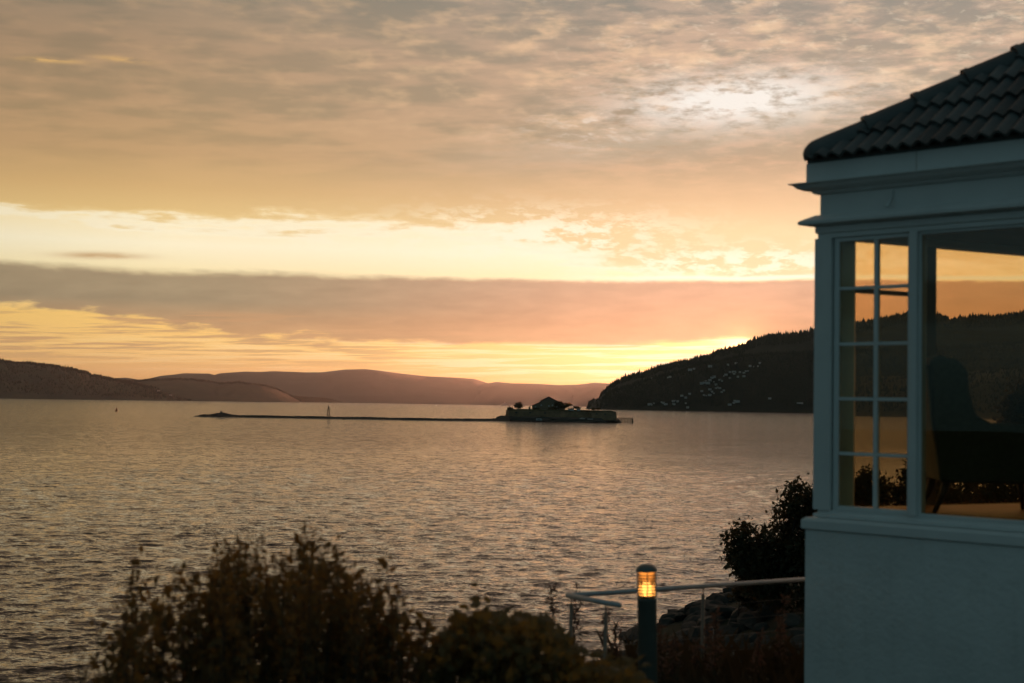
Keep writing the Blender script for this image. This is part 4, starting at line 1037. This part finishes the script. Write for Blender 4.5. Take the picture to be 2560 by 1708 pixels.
# ------------------------------------------------------------------ railing
RZ = EYE.z - 1.6
A0, A1, A2 = on_z(1550, 1514, RZ), on_z(1420, 1489, RZ), on_z(2022, 1448, RZ)
A2 = A1 + (A2 - A1) * 1.25
rail = empty('railing', (A1.x, A1.y, GZ), 'steel tube handrail with cable infill turning a corner beside the lamp', 'railing')
o_ = Vector((A1.x, A1.y, GZ)); R_ = lambda p: Vector(p) - o_
MB().tube([R_(A0), R_(A1)], .0215, 14).build('handrail', M['steel'], rail, True)
MB().tube([R_(A1) + (R_(A2) - R_(A1)).normalized() * .0, R_(A2)], .021, 14).build('handrail', M['steel'], rail, True)
MB().lathe([(.001, -.0215), (.015, -.016), (.0217, 0), (.015, .016), (.001, .0215)], 14, R_(A1)).build('elbow', M['steel'], rail, True)
d12 = (A2 - A1).normalized(); d10 = (A0 - A1).normalized()
def lerp_px(a, b_, px):
    best = min(range(200), key=lambda i: abs(proj(a.lerp(b_, i / 199))[0] - px)); return a.lerp(b_, best / 199)
posts = [A1 + d12 * .02 - d10 * -.02, lerp_px(A1, A0, 1515), lerp_px(A1, A2, 1760), A2]
for P in posts:
    g = float(land_z(P.x, P.y)); P = R_(P)
    ps = MB().tube([(P.x, P.y, g - o_.z - .2), (P.x, P.y, P.z - .075)], .0165, 12).build('post', M['postgrey'], rail, True)
    MB().tube([(P.x, P.y, P.z - .0755), (P.x, P.y, P.z - .02)], .006, 8).build('spigot', M['postgrey'], ps, True)
for k in range(6):
    z = -.17 - .14 * k
    for a, b_ in ((posts[0], posts[1]), (posts[0], posts[3])):
        MB().tube([R_(a) + Vector((0, 0, z)), R_(b_) + Vector((0, 0, z))], .002, 5).build('cable', M['postgrey'], rail)

# ------------------------------------------------------------------ bollard lamp
bt_ = at(1619, 1410, 10.3); gb = GZ
bo = empty('bollard_lamp', (bt_.x + .03, bt_.y, gb), 'lit bollard lamp with louvred lantern and domed cap', 'lamp')
bo.rotation_euler = (0, -.026, 0)
Ht = bt_.z - gb; k_ = 10.3 / FPX
zc, zl0 = Ht - 19 * k_, Ht - 85 * k_
MB().lathe([(.069, -.3), (.069, zl0 - .012), (.072, zl0 - .01), (.072, zl0)], 28).build('post', M['bollard'], bo, True)
MB().lathe([(.078, zc + .0005), (.078, zc + .008), (.075, zc + .02), (.062, zc + .038), (.04, zc + .05), (.015, Ht), (.001, Ht + .001)], 28).build('cap', M['bollard'], bo, True)
def emis(name, c, st_):
    m = bpy.data.materials.new(name); m.use_nodes = True; t = NT(m.node_tree); t.n.clear()
    e = t.n.new('ShaderNodeEmission'); e.inputs[0].default_value = (*c, 1); e.inputs[1].default_value = st_
    t.l.new(e.outputs[0], t.n.new('ShaderNodeOutputMaterial').inputs[0]); return m
def frosted():
    m = bpy.data.materials.new('frosted lamp glass'); m.use_nodes = True; t = NT(m.node_tree); t.n.clear()
    a = t.n.new('ShaderNodeBsdfTranslucent'); a.inputs[0].default_value = (.95, .72, .42, 1)
    b = t.n.new('ShaderNodeBsdfTransparent'); b.inputs[0].default_value = (.95, .75, .45, 1)
    x = t.n.new('ShaderNodeMixShader'); x.inputs[0].default_value = .72
    t.l.new(b.outputs[0], x.inputs[1]); t.l.new(a.outputs[0], x.inputs[2]); t.l.new(x.outputs[0], t.n.new('ShaderNodeOutputMaterial').inputs[0]); return m
zh = zc - zl0
MB().lathe([(.006, .10 * zh), (.030, .14 * zh), (.034, .30 * zh), (.034, .50 * zh), (.026, .58 * zh), (.006, .60 * zh)], 16, (0, 0, zl0)).build('bulb', emis('warm bulb', (1.0, .50, .16), 13), bo, True)
MB().lathe([(.004, .615 * zh), (.030, .64 * zh), (.046, .95 * zh), (.002, .97 * zh)], 16, (0, 0, zl0)).build('reflector', emis('glowing reflector', (1.0, .40, .10), 3.2), bo, True)
gl_ = MB(); gl_.tube([(0, 0, zl0 + .001), (0, 0, zc - .001)], .058, 28, False); gl_.build('lamp_glass', frosted(), bo, True)
nl = 9
for k in range(1, nl):
    z = zl0 + (zc - zl0) * k / nl
    MB().lathe([(.060, z - .002), (.074, z - .005), (.077, z - .002), (.075, z + .001), (.060, z + .002)], 28).build('louvre', M['bollard'], bo, True)
for k in range(3):
    a = .5 + k * 2.094
    MB().tube([(.0735 * math.cos(a), .0735 * math.sin(a), zl0), (.0735 * math.cos(a), .0735 * math.sin(a), zc)], .004, 6).build('lamp_bar', M['bollard'], bo)

# ------------------------------------------------------------------ garden plants
def shoot_shrub(name, label, env, d, n, leaf, m, seed, spread=.5, stem=.006, per=34, centre=None, cat='shrub', aspect=.55, tops=()):
    """upright shoots whose tips follow the outline env [(px, py)]"""
    r = np.random.RandomState(seed); xs = [e[0] for e in env]; ys = [e[1] for e in env]
    cxp = centre or (xs[0] + xs[-1]) / 2; b0 = at(cxp, 1600, d); base = Vector((b0.x, d, GZ))
    root = empty(name, base, label, cat); st_ = MB(); P = []; Dr = []
    tips = [(x, y, 0.0) for x, y in tops]
    for i in range(n):
        x = r.uniform(xs[0], xs[-1]); y = float(np.interp(x, xs, ys)) + (r.uniform(0, 30) if i % 5 == 0 else 16 + abs(r.normal()) * 80)
        tips.append((x, y, r.normal() * spread))
    for x, y, dd in tips:
        t = at(x, y, d + dd) - base
        g = Vector((t.x * r.uniform(.66, .95) + r.normal() * .04, t.y * .85, 0))
        if t.z < .2: continue
        c1 = g.lerp(t, .5) + Vector((r.normal() * .03, r.normal() * .03, .05))
        pts = [g, c1, t]; st_.tube(pts, [stem, stem * .7, stem * .25], 4, False)
        k = int(per * (t - g).length / 1.2) + 4
        q = r.uniform(.22, 1.0, k) ** .8
        for a in q:
            pnt = (g.lerp(c1, a * 2) if a < .5 else c1.lerp(t, a * 2 - 1))
            w_ = .046 * (1.12 - a) + .008
            P.append((pnt.x + r.normal() * w_, pnt.y + r.normal() * w_, pnt.z + r.normal() * .03)); Dr.append((r.normal() * .6, r.normal() * .6, .8))
    st_.build('stems', M['bark'], root)
    link('foliage', leaves_mesh('foliage', np.array(P), leaf, m, r, aspect, dirs=np.array(Dr)), root)
    return root
shoot_shrub('garden_shrub', 'tall brown shrub of upright shoots, largest in the foreground',
  [(515, 1516), (532, 1406), (563, 1388), (598, 1376), (655, 1381), (680, 1428), (704, 1406), (728, 1424), (747, 1381), (764, 1351), (778, 1374), (797, 1384), (841, 1388), (869, 1421), (896, 1456), (930, 1486), (985, 1536), (1010, 1576)], 7.2, 250, .034, M['leafshrub'], 41, .38, per=60, centre=740,
  tops=[(540, 1372), (572, 1362), (612, 1350), (640, 1352), (690, 1392), (715, 1380), (740, 1352), (785, 1346), (820, 1362), (850, 1368), (885, 1412), (905, 1425), (950, 1440), (532, 1368), (563, 1357), (598, 1341), (624, 1349), (655, 1345), (705, 1372), (747, 1345), (764, 1314), (778, 1341), (797, 1353), (841, 1349), (869, 1391), (919, 1441), (585, 1352), (755, 1330), (770, 1325), (804, 1360)])
shoot_shrub('garden_shrub', 'rounder-leaved dark shrub left of the tall brown shrub',
  [(265, 1640), (290, 1590), (310, 1480), (345, 1440), (400, 1500), (437, 1440), (483, 1445), (512, 1500), (560, 1520), (640, 1560)], 6.7, 84, .044, M['leafshrub'], 42, .28, per=30, centre=440, aspect=.72,
  tops=[(314, 1441), (345, 1406), (387, 1448), (437, 1412), (483, 1421), (498, 1437), (330, 1425), (470, 1430), (241, 1556), (257, 1598), (287, 1580)])
shoot_shrub('garden_shrub', 'thin leafy sprays at the right edge of the tall brown shrub',
  [(880, 1480), (920, 1455), (969, 1430), (1000, 1470), (1040, 1560), (1090, 1580), (1110, 1600)], 6.9, 46, .038, M['leafshrub'], 43, .22, per=26, centre=980, aspect=.7,
  tops=[(969, 1402), (996, 1448), (940, 1440), (919, 1441), (1018, 1536), (1050, 1540), (1071, 1536), (984, 1500)])
shoot_shrub('garden_shrub', 'low feathery plant in the bottom left corner',
  [(150, 1720), (195, 1650), (218, 1670), (260, 1660), (300, 1680), (340, 1640)], 6.3, 50, .028, M['leafshrub'], 44, .2, per=40, centre=250, aspect=.4,
  tops=[(195, 1636), (203, 1648), (218, 1663), (20, 1690), (50, 1700), (165, 1690)])
# broad-leaved shrub: every large leaf a piece of its own
def maple_leaf(seed):
    r = random.Random(seed); pts = []
    lobes = [(-150, .42), (-118, .30), (-95, .62), (-68, .36), (-48, .82), (-24, .48), (0, 1.0), (24, .48), (48, .82), (68, .36), (95, .62), (118, .30), (150, .42)]
    V = [(0, 0, 0)]
    for a, R in lobes:
        R *= r.uniform(.88, 1.1); a = rad(a)
        V.append((R * math.sin(a), .35 + R * math.cos(a) * .8, -.22 * R * R + r.uniform(-.05, .05)))
    V.append((0, .35, .05)); c = len(V) - 1
    F = [(c, i, i + 1) for i in range(1, len(lobes))] + [(c, len(lobes), 0), (c, 0, 1)]
    me = bpy.data.meshes.new('leaf'); me.from_pydata(V, [], F); me.materials.append(M['leafbig']); return me
lm = [maple_leaf(i) for i in range(6)]
b0 = at(1290, 1650, 7.2); bl = empty('broad_leaved_shrub', (b0.x, 7.2, GZ), 'broad-leaved green shrub in front of the handrail corner', 'shrub')
env = [(1090, 1600), (1134, 1550), (1167, 1520), (1197, 1508), (1226, 1530), (1265, 1540), (1310, 1538), (1337, 1545), (1352, 1570), (1390, 1562), (1411, 1590), (1432, 1620), (1465, 1632), (1506, 1642), (1530, 1665), (1551, 1655), (1575, 1640), (1598, 1660)]
r = random.Random(9); st_ = MB()
for i in range(290):
    x = r.uniform(1085, 1600); yt = float(np.interp(x, [e[0] for e in env], [e[1] for e in env]))
    small = x < 1240 or x > 1530
    if i < 46: y = yt + r.uniform(4, 20); dd = r.uniform(-.2, .3)
    else: y = yt + 14 + r.random() ** .8 * 210; dd = r.uniform(-.55, .5)
    P = at(x, y, 7.2 + dd) - bl.location
    s_ = r.uniform(.038, .07) if small else r.uniform(.065, .12)
    o = link('leaf', lm[i % 6], bl, P)
    o.scale = (s_,) * 3; o.rotation_euler = (r.uniform(.1, 1.25), r.uniform(-.5, .5), r.uniform(-1.6, 1.6))
    if i % 2 == 0: st_.tube([(P.x * .6, P.y * .6, 0), (P.x * .85, P.y * .85, P.z * .6), P], [.008, .006, .003], 4, False)
st_.build('stems', M['bark'], bl)
rs = np.random.RandomState(5)      # smaller leaves filling the inside
PP = []
for i in range(4200):
    x = rs.uniform(1060, 1610); yt = float(np.interp(x, [e[0] for e in env], [e[1] for e in env])) + 26
    y = yt + abs(rs.normal()) * 110; P = at(x, y, 7.2 + rs.normal() * .3) - bl.location
    if P.z > -.2: PP.append(P)
link('foliage', leaves_mesh('foliage', np.array([tuple(p) for p in PP]), .05, M['leafbig'], rs, .8), bl)
# small-leaved sprays left of it
shoot_shrub('garden_shrub', 'loose sprays of small round leaves between the brown and broad-leaved shrubs',
  [(1000, 1600), (1060, 1575), (1120, 1570), (1167, 1530), (1200, 1520), (1240, 1560)], 7.0, 44, .043, M['leafbig'], 45, .22, per=24, centre=1110, aspect=.8,
  tops=[(1018, 1537), (1048, 1545), (1071, 1537), (1134, 1543), (1167, 1510), (1196, 1499), (1210, 1505), (1150, 1530)])
# willowherb gone to seed behind the rail
def willowherb(label, px, top, d, seed, h_sc=1):
    r = np.random.RandomState(seed); t = at(px, top, d); x, y = t.x, d
    g = float(land_z(x, y)); H = t.z - g
    root = empty('willowherb', (x, y, g), label, 'plant'); ln = r.normal() * .05
    MB().tube([(0, 0, -.05), (ln * .4, 0, H * .5), (ln, 0, H)], [.006, .005, .002], 5).build('stem', M['grass'], root)
    z = r.uniform(.55, 1.0, 90); P = np.stack([ln * z + r.normal(size=90) * .035 * (1.15 - z), r.normal(size=90) * .035 * (1.15 - z), H * z], 1)
    link('seed_head', leaves_mesh('seed_head', P, .055, M['seed'], r, .3), root)
    z = r.uniform(.1, .6, 60); P = np.stack([ln * z + r.normal(size=60) * .02, r.normal(size=60) * .02, H * z], 1)
    link('foliage', leaves_mesh('foliage', P, .10, M['grass'], r, .22), root)
wl_ = [(1663, 1560, 11.4, 'reddish willowherb spike just right of the lamp post'), (1690, 1590, 11.8, 'second reddish willowherb spike right of the lamp post'), (1790, 1530, 12.0, 'tall willowherb just right of the middle handrail post'),
       (1800, 1560, 11.6, 'shorter willowherb beside the middle handrail post'), (1945, 1490, 12.6, 'tallest willowherb in front of the bank tree'), (1960, 1540, 12.2, 'willowherb spike close to the house wall'), (1880, 1580, 11.8, 'willowherb under the right stretch of handrail'),
       (1725, 1600, 12.2, 'short willowherb left of the middle handrail post'), (1392, 1470, 12.4, 'faint seed stalk left of the handrail corner'), (1430, 1455, 12.6, 'faint tall stalk behind the handrail corner'), (1505, 1540, 12.6, 'stalk behind the short arm of the handrail'), (1545, 1560, 12.5, 'stalk below the free end of the handrail')]
for i, (px, tp_, d, lab) in enumerate(wl_): willowherb(lab, px, tp_, d, 60 + i)
# rough grass along the edge of the bank
def grass():
    r = np.random.RandomState(8); n = 6500
    x = r.uniform(1.0, 4.6, n); y = r.uniform(11.3, 15.5, n); z = land_z(x, y)
    h = r.uniform(.2, .6, n); a = r.uniform(0, 6.28, n); ln = r.normal(size=n) * .25 * h; w_ = .004
    bx_ = np.cos(a) * w_; by_ = np.sin(a) * w_
    V = np.stack([np.stack([x - bx_, y - by_, z - .03], 1), np.stack([x + bx_, y + by_, z - .03], 1), np.stack([x + ln * .4 + bx_ * .6, y + ln * .2 + by_ * .6, z + h * .6], 1), np.stack([x + ln, y + ln * .4, z + h], 1)], 1).reshape(-1, 3)
    k = np.arange(n)[:, None] * 4
    F = np.concatenate([k + [[0, 1, 2]], k + [[0, 2, 3]]], 0)
    tag(link('grass', fast_mesh('grass', V, F, M['grass'])), 'rough dry grass along the edge of the bank', 'grass', kind='stuff')
grass()

# ------------------------------------------------------------------ haze over the fjord
hz = bpy.data.materials.new('evening haze'); hz.use_nodes = True
t = NT(hz.node_tree); t.n.clear()
pv = t.n.new('ShaderNodeVolumePrincipled'); pv.inputs['Color'].default_value = (.72, .88, 1.0, 1)
pv.inputs['Density'].default_value = 1.0e-5; pv.inputs['Anisotropy'].default_value = .84
t.l.new(pv.outputs[0], t.n.new('ShaderNodeOutputMaterial').inputs['Volume'])
tag(MB().box(-15000, 15000, -400, 20000, -5, 430).build('haze', hz), kind='stuff')
